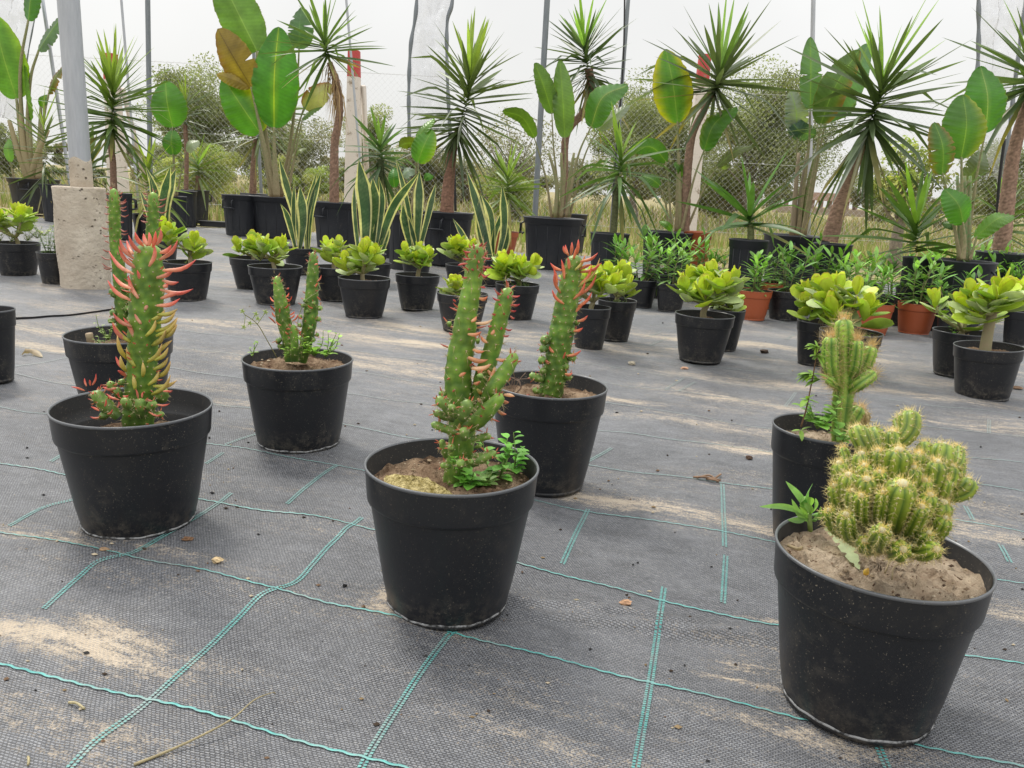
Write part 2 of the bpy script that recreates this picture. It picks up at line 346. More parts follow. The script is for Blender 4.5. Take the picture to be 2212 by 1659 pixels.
# ================================================================ SETTING
ca, sa_ = math.cos(MATA), math.sin(MATA)
def tomat(x, y): return x*ca+y*sa_, -x*sa_+y*ca
def frommat(a, b): return a*ca-b*sa_, a*sa_+b*ca
ridges = []
for q0, q1, h, wd in (((1090, 1290), (1700, 1362), .011, .013), ((1150, 1322), (1700, 1385), .010, .010), ((60, 1180), (640, 1300), .006, .03), ((1440, 1350), (1720, 1372), .009, .009),
                      ((470, 1060), (800, 1175), .004, .02), ((0, 1560), (500, 1700), .003, .03), ((1700, 1700), (2300, 1760), .004, .03)):
    ridges.append((G(*q0)[:2], G(*q1)[:2], h, wd))
def zmat(x, y):
    x = np.asarray(x, float); y = np.asarray(y, float)
    z = .0042*np.sin(6.1*x+2.3*y+.7)+.0032*np.sin(3.2*x-8.7*y)+.0016*np.sin(17*x+9*y+2+1.5*np.sin(5*x))+.0014*np.sin(11*y-21*x+1.3*np.sin(7*y))+.0008*np.sin(43*x+19*y+2*np.sin(9*y))
    for a, b, h, wd in ridges:
        d = b-a; L = np.linalg.norm(d); d = d/L; s_ = (x-a[0])*d[0]+(y-a[1])*d[1]; t_ = -(x-a[0])*d[1]+(y-a[1])*d[0]
        z = z+h*np.exp(-(t_/wd)**2)*np.clip(np.minimum(s_, L-s_)/.08+.5, 0, 1)
    return z
# sand lying on the fabric: (photo point, along, across, strength)
sands = [((90, 1370), .17, .03, 1.5), ((300, 1395), .15, .02, 1.0), ((250, 1360), .12, .02, 1.0), ((70, 1150), .20, .035, 1.25), ((260, 1172), .12, .02, 1.3), ((330, 1180), .1, .012, 1.2), ((60, 1530), .1, .03, .8), ((240, 1600), .1, .03, .75), ((190, 1655), .1, .02, .6),
         ((870, 735), .5, .05, .9), ((830, 775), .5, .05, .8), ((820, 700), .6, .06, .7), ((900, 800), .4, .04, .9), ((1300, 740), .6, .08, .7), ((1450, 900), .35, .05, .7),
         ((1340, 870), .2, .03, 1.), ((1420, 1100), .22, .035, 1.3), ((1560, 1130), .2, .03, 1.2), ((1330, 1085), .12, .02, 1.), ((1640, 980), .15, .05, .9), ((1560, 860), .3, .05, .8), ((1700, 830), .3, .06, .7),
         ((1640, 1440), .08, .02, 1.2), ((1600, 1462), .07, .015, 1.), ((1660, 1330), .06, .012, 1.), ((840, 1290), .03, .03, 1.1), ((850, 1330), .05, .012, 1.1), ((930, 1352), .07, .01, 1.), ((1110, 1590), .18, .03, .55), ((1300, 1560), .12, .02, .4),
         ((2160, 930), .3, .05, .9), ((2120, 1150), .2, .05, .8), ((2170, 1330), .12, .04, .8), ((2000, 860), .4, .05, .7), ((1750, 1585), .1, .02, .9), ((1690, 1540), .06, .03, 1.), ((560, 930), .2, .03, .9), ((520, 880), .3, .04, .8),
         ((150, 720), .6, .06, .9), ((60, 740), .5, .05, .9), ((480, 700), .6, .06, .8), ((1500, 760), .5, .05, .7), ((1650, 750), .6, .06, .8), ((2180, 700), .5, .08, .7), ((1900, 1600), .08, .015, .7)]
sandg = [(G(*q)[:2], a, b, k) for q, a, b, k in sands]
def sandv(x, y):
    s_ = np.zeros_like(x)
    for c_, a, b, k in sandg:
        da, db = tomat(x-c_[0], y-c_[1]); s_ = np.maximum(s_, k*np.exp(-((da/a)**2+(db/b)**2)))
    return s_
ny, nx = 330, 330
ys = .28*np.exp(np.linspace(0, math.log(9.0/.28), ny)); ss = np.linspace(-1.15, 1.15, nx)
X = ss[None, :]*(ys[:, None]+.35); Y = np.repeat(ys[:, None], nx, 1)
Z = zmat(X, Y); SV = sandv(X, Y)
mb = MB(); P = np.stack([X, Y, Z], -1); mb.grid(P, np.stack([SV, SV*0, SV*0], -1))
def inside(x, y): return y < 7.35-.42*x+.05*math.sin(3*x) if x > -1.2 else y < 8.4
mb.f = [f for f in mb.f if inside(*mb.v[0][f[0]][:2])]
struct(mb.build('ground_cover', M['mat']))
mb = MB(); n = 60
a = np.linspace(-1, 1, n); gx = np.sign(a)*np.abs(a)**3*900; gy = np.concatenate([[-60], np.linspace(0, 1, n-1)**3*1500])
P = np.zeros((n, n, 3)); P[..., 0] = gx[None, :]; P[..., 1] = gy[:, None]; P[..., 2] = -.03
mb.grid(P); struct(mb.build('field', M['field']))
# second sheet of fabric overlapping on the left, its cut edge lying a little proud
p0, p1, p2, p3 = G(-260, 722)[:2], G(238, 668)[:2], G(330, 640)[:2], G(430, 640)[:2]
mb = MB(); n1, n2 = 60, 60
edge = resample([(*p0, 0), (*G(30, 695)[:2], 0), (*p1, 0), (*p2, 0)], n1)
P = np.zeros((n2, n1, 3))
for i in range(n2):
    t = (i/(n2-1))**1.3; P[i, :, 0] = edge[:, 0]-t*.35; P[i, :, 1] = edge[:, 1]+t*(4.35-edge[:, 1]*.5-1.3)
    P[i, :, 2] = zmat(P[i, :, 0], P[i, :, 1])+.006+.003*math.exp(-(t/.03)**2)*(.7+.3*np.sin(np.linspace(0, 9, n1)))
sv = sandv(P[..., 0], P[..., 1]); mb.grid(P, np.stack([sv, sv*0, sv*0], -1))
P2 = np.stack([P[0]+A1([0, -.001, 0]), P[0]*A1([1, 1, 0])+A1([0, .008, -.002])]); struct(mb.build('ground_cover_overlap', M['mat']))
mb = MB(); mb.grid(P2[::-1]); struct(mb.build('ground_cover_edge_shade', M['cord']))  # cut edge coloured black to paint the shadow line of the overlap
# woven teal marker lines
mb = MB()
TE1, TE2 = (.075, .37, .34), (.035, .24, .23)
def line_a(pts, wdt=.0028, step=.0055):
    P = resample([(q[0], q[1], 0) for q in pts], 12); L = np.linalg.norm(np.diff(P, axis=0), axis=1).sum()
    n = int(L/step); P = resample(P, n)
    T, _, _ = frames(P); s_ = np.stack([-T[:, 1], T[:, 0], T[:, 2]*0], 1)
    off = np.where(np.arange(n) % 4 < 2, .0007, -.0007) if L/n < .02 else np.zeros(n)
    A_ = P+s_*(off+wdt/2)[:, None]; B_ = P+s_*(off-wdt/2)[:, None]; C_ = (A_+B_)/2
    V = np.stack([A_, C_, B_]); V[..., 2] = zmat(V[..., 0], V[..., 1])+.0016; V[1, :, 2] += .0002
    r_ = np.random.RandomState(n).rand(n)[:, None]; col = (A1(TE1)*r_+A1(TE2)*(1-r_))*1.1
    mb.grid(V[::-1], np.stack([col]*3)[::-1])
def line_b(pts, step=.0042, wdt=.0032, fade=None):
    P = resample([(q[0], q[1], 0) for q in pts], 12); L = np.linalg.norm(np.diff(P, axis=0), axis=1).sum()
    n = max(4, int(L/step)); P = resample(P, n); T, _, _ = frames(P); s_ = np.stack([-T[:, 1], T[:, 0], T[:, 2]*0], 1)
    for i in range(n):
        for k, o_ in ((-1, 0), (1, .5)):
            c_ = P[i]+s_[i]*k*.0026+T[i]*step*o_
            h = step*.34
            q = A1([c_-s_[i]*wdt/2-T[i]*h, c_+s_[i]*wdt/2-T[i]*h, c_+s_[i]*wdt/2+T[i]*h, c_-s_[i]*wdt/2+T[i]*h])
            q[:, 2] = zmat(q[:, 0], q[:, 1])+.0014
            g_ = random.random(); mb.add(q, [(0, 3, 2, 1)], A1(TE1)*g_+A1(TE2)*(1-g_))
AL = [[(-120, 1396), (0, 1425), (160, 1467), (325, 1512), (560, 1577), (800, 1650), (1000, 1712)],
      [(-120, 1120), (0, 1145), (130, 1175), (270, 1212), (440, 1247), (600, 1283), (820, 1330), (1100, 1395), (1400, 1470), (1650, 1530), (1900, 1590), (2212, 1655), (2350, 1690)],
      [(-120, 972), (0, 995), (155, 1025), (300, 1053), (480, 1090), (780, 1150), (1110, 1216), (1430, 1288), (1700, 1345), (1950, 1395), (2212, 1447), (2350, 1470)]]
for L in AL: line_a([G(*q) for q in L])
for k in range(26):                                     # the same rows, running on to the back
    b = 1.325+.243*k+random.uniform(-.012, .012)
    a0, a1 = -3.5-.4*k, 2.0+.35*k
    pts = []
    for a_ in np.linspace(a0, a1, 24):
        x, y = frommat(a_, b+.008*math.sin(a_*2.2+k)); 
        if inside(x, y-.0) and y > .4 and abs(x) < 1.1*(y+.35): pts.append((x, y))
    if len(pts) > 3: line_a(pts, .0023, .0055 if k < 8 else .03)
BL = [[(135, 1674), (160, 1650), (240, 1578), (325, 1512), (430, 1420), (505, 1345), (545, 1305), (600, 1283), (650, 1255), (700, 1200), (780, 1130)], [(770, 1690), (790, 1650), (880, 1500), (970, 1372), (1000, 1350)], [(1368, 1690), (1380, 1620), (1408, 1450), (1435, 1262)], [(1925, 1670), (1890, 1590)],
      [(95, 1313), (160, 1258), (210, 1225), (270, 1210), (350, 1165), (430, 1117), (498, 1072)], [(20, 1130), (90, 1093), (155, 1075)], [(620, 1094), (680, 1040), (728, 1008)], [(1215, 1215), (1245, 1150), (1270, 1098)], [(1563, 1292), (1568, 1200)], [(1565, 1180), (1560, 1050)], [(110, 995), (160, 965)],
      [(445, 1000), (480, 980)], [(2085, 1095), (2100, 1125)], [(2160, 1180), (2180, 1215)], [(1480, 1475), (1480, 1475)]]
for L in BL[:-1]: line_b([G(*q) for q in L])
rr = random.Random(3)
for k in range(34):                                     # short pieces further back
    b = 1.32+.243*rr.randint(0, 11); a_ = rr.uniform(-3.0, 3.5); l = rr.uniform(.12, .24)
    pts = [frommat(a_+.03*t, b+l*t) for t in (0, .5, 1)]
    if all(inside(*p) and p[1] > 1.5 and abs(p[0]) < 1.05*p[1] for p in pts): line_b(pts, .0055, .003)
struct(mb.build('marker_yarn', M['yarn'], smooth=False))

# ---------------------------------------------------------------- concrete pier and steel pipe
pc = G(186, 622); PD = pc[1]
ptop = AT(176, 404, PD); hp = ptop[2]; rp_ = px(59, dep(pc))/1.14
t = thing('concrete_pier', 'rough pale concrete pier block carrying the grey steel pipe', 'concrete pier', pc)
mb = MB(); Mn = 96; zs = np.concatenate([np.linspace(-.02, hp-.012, 60), [hp-.004, hp]])
aa = np.linspace(0, 2*PI, Mn, endpoint=False); rs = np.random.RandomState(4)
Pg = np.zeros((len(zs)+1, Mn, 3))
for i, z in enumerate(zs):
    k = 1+.02*math.sin(z*9)-.05*(1-z/hp) - (.02 if i == len(zs)-1 else 0)
    sq = (np.abs(np.cos(aa))**2.6+np.abs(np.sin(aa))**2.6)**(-1/2.6)*.97
    r = rp_*k*sq*(1+.012*rs.randn(Mn)*.6)+.003*np.sin(5*aa+z*20)
    Pg[i, :, 0] = pc[0]+r*np.cos(aa+.5); Pg[i, :, 1] = pc[1]+r*np.sin(aa+.5); Pg[i, :, 2] = z
Pg[-1] = Pg[-2]*.0+A1([pc[0], pc[1], hp+.002])
mb.grid(Pg, wrap=True); mb.build('block', M['concrete'], t)
pb = AT(177, 404, PD); r_ = px(24, dep(pb))/1.08
t = thing('steel_pipe', 'thick grey galvanised steel pipe rising from the concrete pier', 'pipe post', pb)
mb = MB(); aa = np.linspace(0, 2*PI, 40, endpoint=False); zz = np.linspace(hp-.01, 3.2, 30)
rad = r_*(1-.07*np.clip(np.cos(2*(aa-.4)), 0, 1)**6-.05*np.clip(np.cos(aa+1.75), 0, 1)**40)
Pg = np.zeros((30, 40, 3)); Pg[..., 0] = pb[0]+rad*np.cos(aa); Pg[..., 1] = pb[1]+rad*np.sin(aa); Pg[..., 2] = zz[:, None]
mb.grid(Pg, wrap=True); mb.build('tube', M['pipe'], t)
mb = MB(); zz = np.linspace(hp, hp+px(58, dep(pb)), 12)
Pg = np.zeros((12, 40, 3)); rr2 = (rad+.0025)[None, :]*np.ones((12, 1)); rr2[-1] -= .0024; 
Pg[..., 0] = pb[0]+rr2*np.cos(aa); Pg[..., 1] = pb[1]+rr2*np.sin(aa); Pg[..., 2] = zz[:, None]+(np.arange(12)[:, None] == 11)*.01*np.sin(3*aa)
mb.grid(Pg, wrap=True); mb.build('mortar_collar', M['concrete'], t)

# ---------------------------------------------------------------- thin poles of the shade house
def pole(label, q0, q1, D, wpx, mat='thinpole', name='shade_pole', ext=1.15, group='thin poles of the shade house'):
    a, b = AT(*q0, D), AT(*q1, D); a = a.copy(); a2 = a+(b-a)*(a[2]+.03)/(a[2]-b[2]) if a[2] != b[2] else a
    base = a+(b-a)*((a[2])/(a[2]-b[2])); top = base+(a-base)*ext
    mb = MB(); tube(mb, np.linspace(base, top, 8), px(wpx, dep(base))/2, 12); o = mb.build(name, M[mat], loc=base); tag(o, label, 'pole', group)
pole('thin grey pole between the left yuccas, just right of the thick pipe', (319, 0), (324, 330), 8.0, 10)
pole('leaning dark grey pole behind the handled tub in the middle', (1182, 0), (1157, 440), 7.6, 12)
pole('slim grey pole with a black cord beside it, right of the middle yucca', (1357, 0), (1332, 340), 8.4, 8)
pole('pale far pole standing above the red tipped post on the right', (1757, 0), (1752, 240), 11, 9, 'pipe')
pole('faint grey pole behind the big paddle leaves on the left', (542, 0), (556, 260), 10.5, 7)
pole('pale slim pole behind the leftmost paddle plant', (98, 40), (122, 200), 9.5, 7, 'pipe')
pole('faint pale pole in the gap left of the thin grey pole', (262, 0), (277, 180), 11.3, 5, 'pipe')
pole('faint pale pole above the red topped post behind the hanging skirt', (748, 0), (760, 140), 11.3, 5, 'pipe')
def cord(label, pts, D, wpx, name='cord', cat='cord', mat='cord', group=None):
    P = resample([AT(*q, D) for q in pts], 40); mb = MB(); tube(mb, P, px(wpx, dep(P[0]))/2, 8); o = mb.build(name, M[mat], loc=P[-1]); return tag(o, label, cat, group)
cord('black cord running down beside the slim grey pole', [(1350, -40), (1347, 120), (1338, 250), (1327, 380), (1322, 500)], 7.9, 4)
cord('black irrigation hose standing behind the trunk of the middle yucca', [(978, 285), (981, 360), (984, 456)], 7.1, 6)
cord('black hose rising behind the trunk of the rightmost yucca', [(2170, 300), (2158, 400), (2150, 540)], 5.6, 7)
# rolled plastic film: dark rolled edges and a crumpled translucent sheet between them
def film(label, L, Rr, D, seed, wl=8):
    PL = resample([AT(*q, D) for q in L], 50); PR = resample([AT(*q, D) for q in Rr], 50)
    t = thing('plastic_film', label, 'plastic sheet', PL[-1], 'hanging plastic film'); rs = np.random.RandomState(seed)
    u = np.linspace(0, 1, 26)
    Pg = PL[:, None]*(1-u)[None, :, None]+PR[:, None]*u[None, :, None]
    ph = rs.rand(8)*6; ii = np.arange(50)[:, None]; jj = u[None, :]
    dy = .05*np.sin(9*jj+ph[0]+ii*.05)+.03*np.sin(23*jj+ph[1]+.11*ii)+.02*np.sin(ii*.5+5*jj+ph[2])+.012*rs.randn(50, 26)
    Pg[..., 1] += dy*np.sin(PI*u)[None, :]
    mb = MB(); mb.grid(Pg); mb.build('sheet', M['film'], t)
    for PP in (PL, PR):
        mb = MB(); tube(mb, PP, px(wl, dep(PP[0]))/2*(1+.2*np.sin(np.arange(50)*.7)), 8); mb.build('rolled_edge', M['thinpole'], t)
film('hanging clear film between two curved dark edges behind the middle yucca', [(903, -60), (898, 30), (887, 100), (883, 200), (884, 300)], [(984, -60), (976, 10), (966, 50), (966, 150), (972, 290)], 9.0, 1)
film('crumpled clear film hanging at the right edge of the picture', [(2113, -60), (2114, 40), (2112, 140), (2100, 300)], [(2225, -60), (2210, 40), (2190, 200), (2165, 420)], 8.0, 2, 9)
film('crumpled clear film hanging in the top left corner', [(-30, -60), (-28, 100), (-20, 250)], [(84, -60), (80, 10), (60, 120), (40, 260)], 9.8, 3, 3)

# ---------------------------------------------------------------- chain link fence and its posts
FD = 12.0
postx = [(-260, 205), (238, 116), (765, 110), (1523, 118), (2330, 110)]
def fpt(xv):   # fence line runs slightly nearer on the right
    return FD-.0012*(xv-700)
t = thing('chain_link_fence', 'tall galvanised chain link fence along the back of the nursery', 'fence', (0, FD, 0))
xs0, xs1 = -10.5, 11.0
mb = MB(); cell = .085; Hf = 2.05; k = 0; ncol = int((xs1-xs0)/cell); nrow = int(Hf/(cell/2))*1
wr = .0010
def fy(x): return FD-.09*x*.12/.12*1.0*.1
for i in range(ncol):
    x0 = xs0+i*cell; n = nrow
    zz = np.linspace(0.02, Hf+.02, n+1)
    for sgn in (1, -1):
        xx = x0+sgn*np.where(np.arange(n+1) % 2 == 0, 0, cell/2)
        P = np.stack([xx, fy(xx)+.004*sgn*np.where(np.arange(n+1) % 2 == 0, 1, -1), zz], 1)
        o1 = A1([wr, 0, wr*.3]); o2 = A1([-wr, 0, wr*.3]); o3 = A1([0, -wr*1.4, -wr*.6])
        V = np.stack([P+o1, P+o2, P+o3], 1); mb.grid(V, (.4, .4, .4), True)
mb.build('mesh_panel', M['wire'], t, smooth=False)
for z in (2.05, 1.1, .1):
    mb = MB(); tube(mb, A1([(x, fy(x), z) for x in np.linspace(xs0, xs1, 30)]), .0025, 5); mb.build('tension_wire', M['wire'], t)
plab = ['', 'red topped white post half hidden by the left yucca', 'red topped white concrete post right of the yucca with the dead skirt', 'red topped white post behind the bent yucca trunk on the right', '']
for (xv, ytop), lab in zip(postx, plab):
    if not lab: continue
    D_ = FD-.35; T_ = AT(xv, ytop, D_); z1 = T_[2]; w_ = .17; h_ = .16
    base = A1([T_[0]-.0*z1, D_, -.03])
    t = thing('fence_post', lab, 'fence post', base, 'white fence posts with red tops')
    def shaft(z0, z1, col, name, w0, w1, nn=10):
        mb = MB(); zz = np.linspace(z0, z1, nn); P = np.zeros((nn, 8, 3))
        oc = A1([(-1, -.8), (-.8, -1), (.8, -1), (1, -.8), (1, .8), (.8, 1), (-.8, 1), (-1, .8)])
        for i, z in enumerate(zz):
            ww = (w0+(w1-w0)*i/(nn-1))/2; P[i, :, 0] = base[0]+oc[:, 0]*ww; P[i, :, 1] = base[1]+oc[:, 1]*ww; P[i, :, 2] = z
        mb.grid(P, col, True); mb.f.append(tuple(mb.n-8+i for i in range(8))); mb.build(name, M['post'], t, smooth=False)
    zr = z1-.34
    shaft(-.03, zr, (.66, .60, .55), 'shaft', .24, .165); shaft(zr, z1, (.48, .085, .085), 'red_top', .166, .15, 5)
    # sloping brace of the post
    mb = MB(); tube(mb, A1([(base[0]+.12, D_+.05, zr-.1), (base[0]+.05, D_+.9, 0)]), .04, 4, (.62, .56, .5)); mb.build('brace', M['post'], t)
# ---------------------------------------------------------------- far arcade ruin
Dr = 60.; ra, rb = AT(1700, 470, Dr), AT(1830, 420, Dr)
t = thing('stone_arcade', 'far low brown stone building with small arched openings', 'building', (ra[0], Dr, 0))
mb = MB(); x0, x1 = ra[0]-1, rb[0]+1.5; zt = AT(1765, 416, Dr)[2]; zb = AT(1765, 433, Dr)[2]; z_o = AT(1765, 449, Dr)[2]
mb.box(((x0+x1)/2, Dr, (zt+zb)/2), (x1-x0, 1.2, zt-zb), 0, (.35, .24, .19)); mb.box(((x0+x1)/2, Dr, (z_o-.03)/2-.0), (x1-x0, 1.0, z_o+.03), 0, (.30, .24, .18))
mb.build('wall', M['matte'], t, smooth=False)
nn = 9
for i in range(nn):
    mb = MB(); x = x0+.8+(x1-x0-1.6)*i/(nn-1); mb.box((x, Dr, (zb+z_o)/2), (.16, .6, zb-z_o), 0, (.32, .23, .18)); mb.build('pillar', M['matte'], t, smooth=False)
# ---------------------------------------------------------------- grass, scrub and trees beyond the mat
rs = np.random.RandomState(11)
mb = MB()
def tuft(x, y, h, n, cols, spread=.05, w=.004):
    V = []; C_ = []; F = []
    for k in range(n):
        a = rs.rand()*2*PI; b = A1([x+spread*rs.randn(), y+spread*rs.randn(), -.03]); hh = h*(.5+rs.rand()*.8); ln = hh*rs.rand()*.6
        d = A1([math.cos(a)*ln, math.sin(a)*ln, hh]); s_ = A1([math.sin(a)*w+w*.5, w*.3, 0]); i = len(V)
        V += [b-s_, b+s_, b+d*.6+A1([0, 0, hh*.08])+s_*.6, b+d]; c_ = cols[rs.randint(len(cols))]; c_ = A1(c_)*(.75+.5*rs.rand()); C_ += [c_]*4; F += [(i, i+1, i+2, i+3)]
    mb.add(V, F, A1(C_))
gc = [(.30, .27, .13), (.40, .35, .22), (.24, .28, .09), (.38, .31, .22), (.20, .26, .07), (.32, .33, .14), (.22, .27, .08)]
for k in range(2300):
    y = 6.6+abs(rs.randn())*5.+rs.rand()*3; x = rs.uniform(-.85, .85)*(y+1)
    if y < 7.6-.42*x: continue
    tuft(x, y, .08 if y < 9 else .15, 11, gc, .10, .004+.0006*y)
for k in range(1400):
    y = 13+rs.rand()*22; x = rs.uniform(-.8, .8)*(y+1); tuft(x, y, .35, 9, gc+[(.3, .26, .2), (.33, .27, .2)], .25, .016)
o = mb.build('dry_grass', M['grassm'], smooth=False); tag(o, 'dry yellow green grass and weeds covering the field behind the pots', 'grass', kind='stuff')

def tree(name, label, cx, cy, rx, rz, D, n, cols, seed, leaf=.05, cat='tree', group='olive trees and bushes beyond the fence', twig=False, blobs=26, hole=.0, trunk=True):
    """crown centre (cx,cy) and radii in photo pixels at distance D"""
    r = np.random.RandomState(seed); c = AT(cx, cy, D); dd = dep(c); RX, RZ = px(rx, dd), px(rz, dd); base = A1([c[0]+.1*RX*r.randn(), D, -.03])
    t = thing(name, label, cat, base, group)
    B = []
    for k in range(blobs):
        v = r.randn(3); v /= np.linalg.norm(v); q = r.rand()**.45
        B.append((c+v*q*A1([RX*.85, RX*.7, RZ*.85]), (.16+.22*r.rand())*min(RX, RZ)*1.25))
    if trunk:
        mb = MB(); top = c-A1([0, 0, RZ*.3]); mid = (base+top)/2+A1([.12*RX*r.randn(), .1*RX*r.randn(), 0])
        tube(mb, resample([base, mid, top], 14), np.linspace(.075, .03, 14)*max(1, RX/1.6), 9, (.22, .19, .15)); mb.build('trunk', M['bark'], t)
        mb = MB()
        for k, (b, rb_) in enumerate(B):
            if k % 2 == 0 or twig:
                s0 = mid+(top-mid)*r.rand(); tube(mb, resample([s0, (s0+b)/2+A1([0, 0, -.08*RZ*r.rand()])+.06*RX*r.randn(3), b], 8), np.linspace(.028, .006, 8)*max(.6, RX/1.6), 5, (.26, .23, .18))
        mb.build('limbs', M['bark'], t)
    mb = MB(); V = []; C_ = []; F = []
    n = int(n*(1.3 if twig else 3.)); leaf = leaf*(1 if twig else .78); per = n//blobs
    for b, rb_ in B:
        tone = A1(cols[r.randint(len(cols))])*(.7+.6*r.rand())
        d = r.randn(per, 3); d /= np.linalg.norm(d, axis=1)[:, None]; q = r.rand(per)**.4; ctr = b+d*(q*rb_)[:, None]*A1([1.15, 1.15, .85])
        u = r.randn(per, 3); u /= np.linalg.norm(u, axis=1)[:, None]; w_ = np.cross(u, r.randn(per, 3)); w_ /= np.linalg.norm(w_, axis=1)[:, None]
        l = leaf*(.6+.8*r.rand(per))[:, None]
        qd = np.stack([ctr-u*l*.5, ctr+w_*l*.22, ctr+u*l*.5, ctr-w_*l*.22], 1).reshape(-1, 3)
        i0 = len(F)*4; V.append(qd); F += [(i0+4*i, i0+4*i+1, i0+4*i+2, i0+4*i+3) for i in range(per)]
        cc = tone*(.75+.5*r.rand(per))[:, None]; C_.append(np.repeat(cc, 4, 0))
    mb.add(np.concatenate(V), F, np.concatenate(C_)); mb.build('crown', M['tree'], t, smooth=False)
OLV = [(.22, .25, .12), (.26, .29, .15), (.19, .22, .10), (.29, .31, .18)]
LGR = [(.34, .38, .13), (.40, .43, .16), (.26, .32, .10)]
GRY = [(.24, .24, .16), (.27, .26, .18), (.21, .22, .13)]
tree('olive_tree', 'olive tree seen between the left thin pole and the browned paddle leaf', 425, 240, 105, 115, 17, 10000, OLV, 1, .07, blobs=40)
tree('olive_tree', 'grey green tree behind the big paddle leaves and hanging dead skirt', 605, 315, 140, 105, 18, 11000, GRY+OLV[:2], 2, .07, blobs=40)
tree('olive_tree', 'small olive tree just right of the left red topped post', 800, 310, 62, 90, 16, 4500, OLV, 3, .06)
tree('olive_tree', 'broad olive tree between the middle and right red posts', 1400, 310, 160, 135, 15.5, 15000, OLV, 4, .065, blobs=55)
tree('olive_tree', 'wide olive tree behind the fence beneath the bent yucca crown', 1655, 285, 165, 140, 16.5, 15000, OLV, 5, .065, blobs=55)
tree('olive_tree', 'distant dark olive tree at the lower right edge behind the fence', 2165, 400, 100, 85, 15, 7500, OLV, 6, .06, blobs=34)
tree('twiggy_tree', 'thin leafed twiggy tree behind the leaning dark pole', 1110, 330, 105, 100, 14, 2600, GRY, 7, .05, twig=True, blobs=44)
tree('light_bush', 'fresh yellow green bush low behind the middle variegated leaves', 1110, 410, 80, 62, 13.5, 4200, LGR, 8, .055, 'bush')
tree('leafy_shrub', 'loose shrub with separate oval leaves below the big right yucca', 1965, 400, 90, 105, 7.6, 2300, LGR+OLV[:1], 9, .045, 'shrub', twig=True, blobs=36)
tree('olive_tree', 'dull green tree at the far left behind the big paddle plant', 5, 320, 75, 60, 16, 4500, OLV, 10, .06)
tree('light_bush', 'yellow green bush low between the left yuccas', 455, 375, 130, 70, 13.5, 7000, LGR+[(.3, .32, .12)], 12, .05, 'bush', blobs=34)
tree('light_bush', 'pale bush low behind the tub with the dead skirted yucca', 640, 390, 100, 50, 14, 4200, LGR+GRY, 13, .05, 'bush')
tree('olive_tree', 'low grey olive tree left of the twiggy tree', 905, 360, 90, 70, 18, 5200, GRY, 14, .07)
tree('grey_scrub', 'grey dry scrub low behind the right half of the fence', 1480, 405, 210, 62, 19, 11000, GRY+[(.24, .2, .15)], 15, .08, 'scrub', trunk=False, blobs=40)
tree('grey_scrub', 'brownish scrub around the far stone arcade', 1990, 455, 170, 45, 22, 6000, GRY+[(.24, .2, .15)], 16, .08, 'scrub', trunk=False, blobs=36)
tree('grey_scrub', 'dry brown scrub low behind the trunk of the middle yucca', 960, 400, 180, 55, 19, 9000, GRY+[(.26, .2, .16)], 17, .08, 'scrub', trunk=False, blobs=36)
tree('grey_scrub', 'dry scrub low behind the pier and left yucca', 180, 385, 220, 30, 24, 6000, GRY+OLV[:1], 18, .1, 'scrub', trunk=False, blobs=36)

for k, (cx, rx, rz, D_, lab) in enumerate(((60, 150, 34, 27, 'low grey green scrub at the far left horizon'), (380, 190, 40, 25, 'low scrub on the horizon behind the left thin pole'), (760, 190, 44, 24, 'low scrub on the horizon at the foot of the left red topped post'),
        (1120, 190, 44, 24, 'low scrub on the horizon behind the centre tub'), (1560, 210, 40, 25, 'low scrub on the horizon behind the right red topped post'), (2150, 150, 42, 26, 'low scrub on the horizon at the far right'))):
    tree('grey_scrub', lab, cx, 392+.055*(cx-1106), rx, rz, D_, 6500, GRY+OLV[:2]+[(.25, .22, .15)], 40+k, .10, 'scrub', trunk=False, blobs=44)

tree('olive_tree', 'low olive growth filling the gap below the bent yucca crown', 1530, 385, 130, 65, 17.5, 6000, OLV+GRY, 60, .06, trunk=False, blobs=40)
tree('olive_tree', 'low olive growth right of the leaning big yucca trunk', 1880, 405, 60, 42, 18.5, 3600, OLV+GRY, 61, .06, trunk=False, blobs=30)
tree('olive_tree', 'low olive growth between the centre tub and drooping yucca', 1265, 385, 75, 50, 17.5, 3600, OLV+GRY, 62, .06, trunk=False, blobs=30)
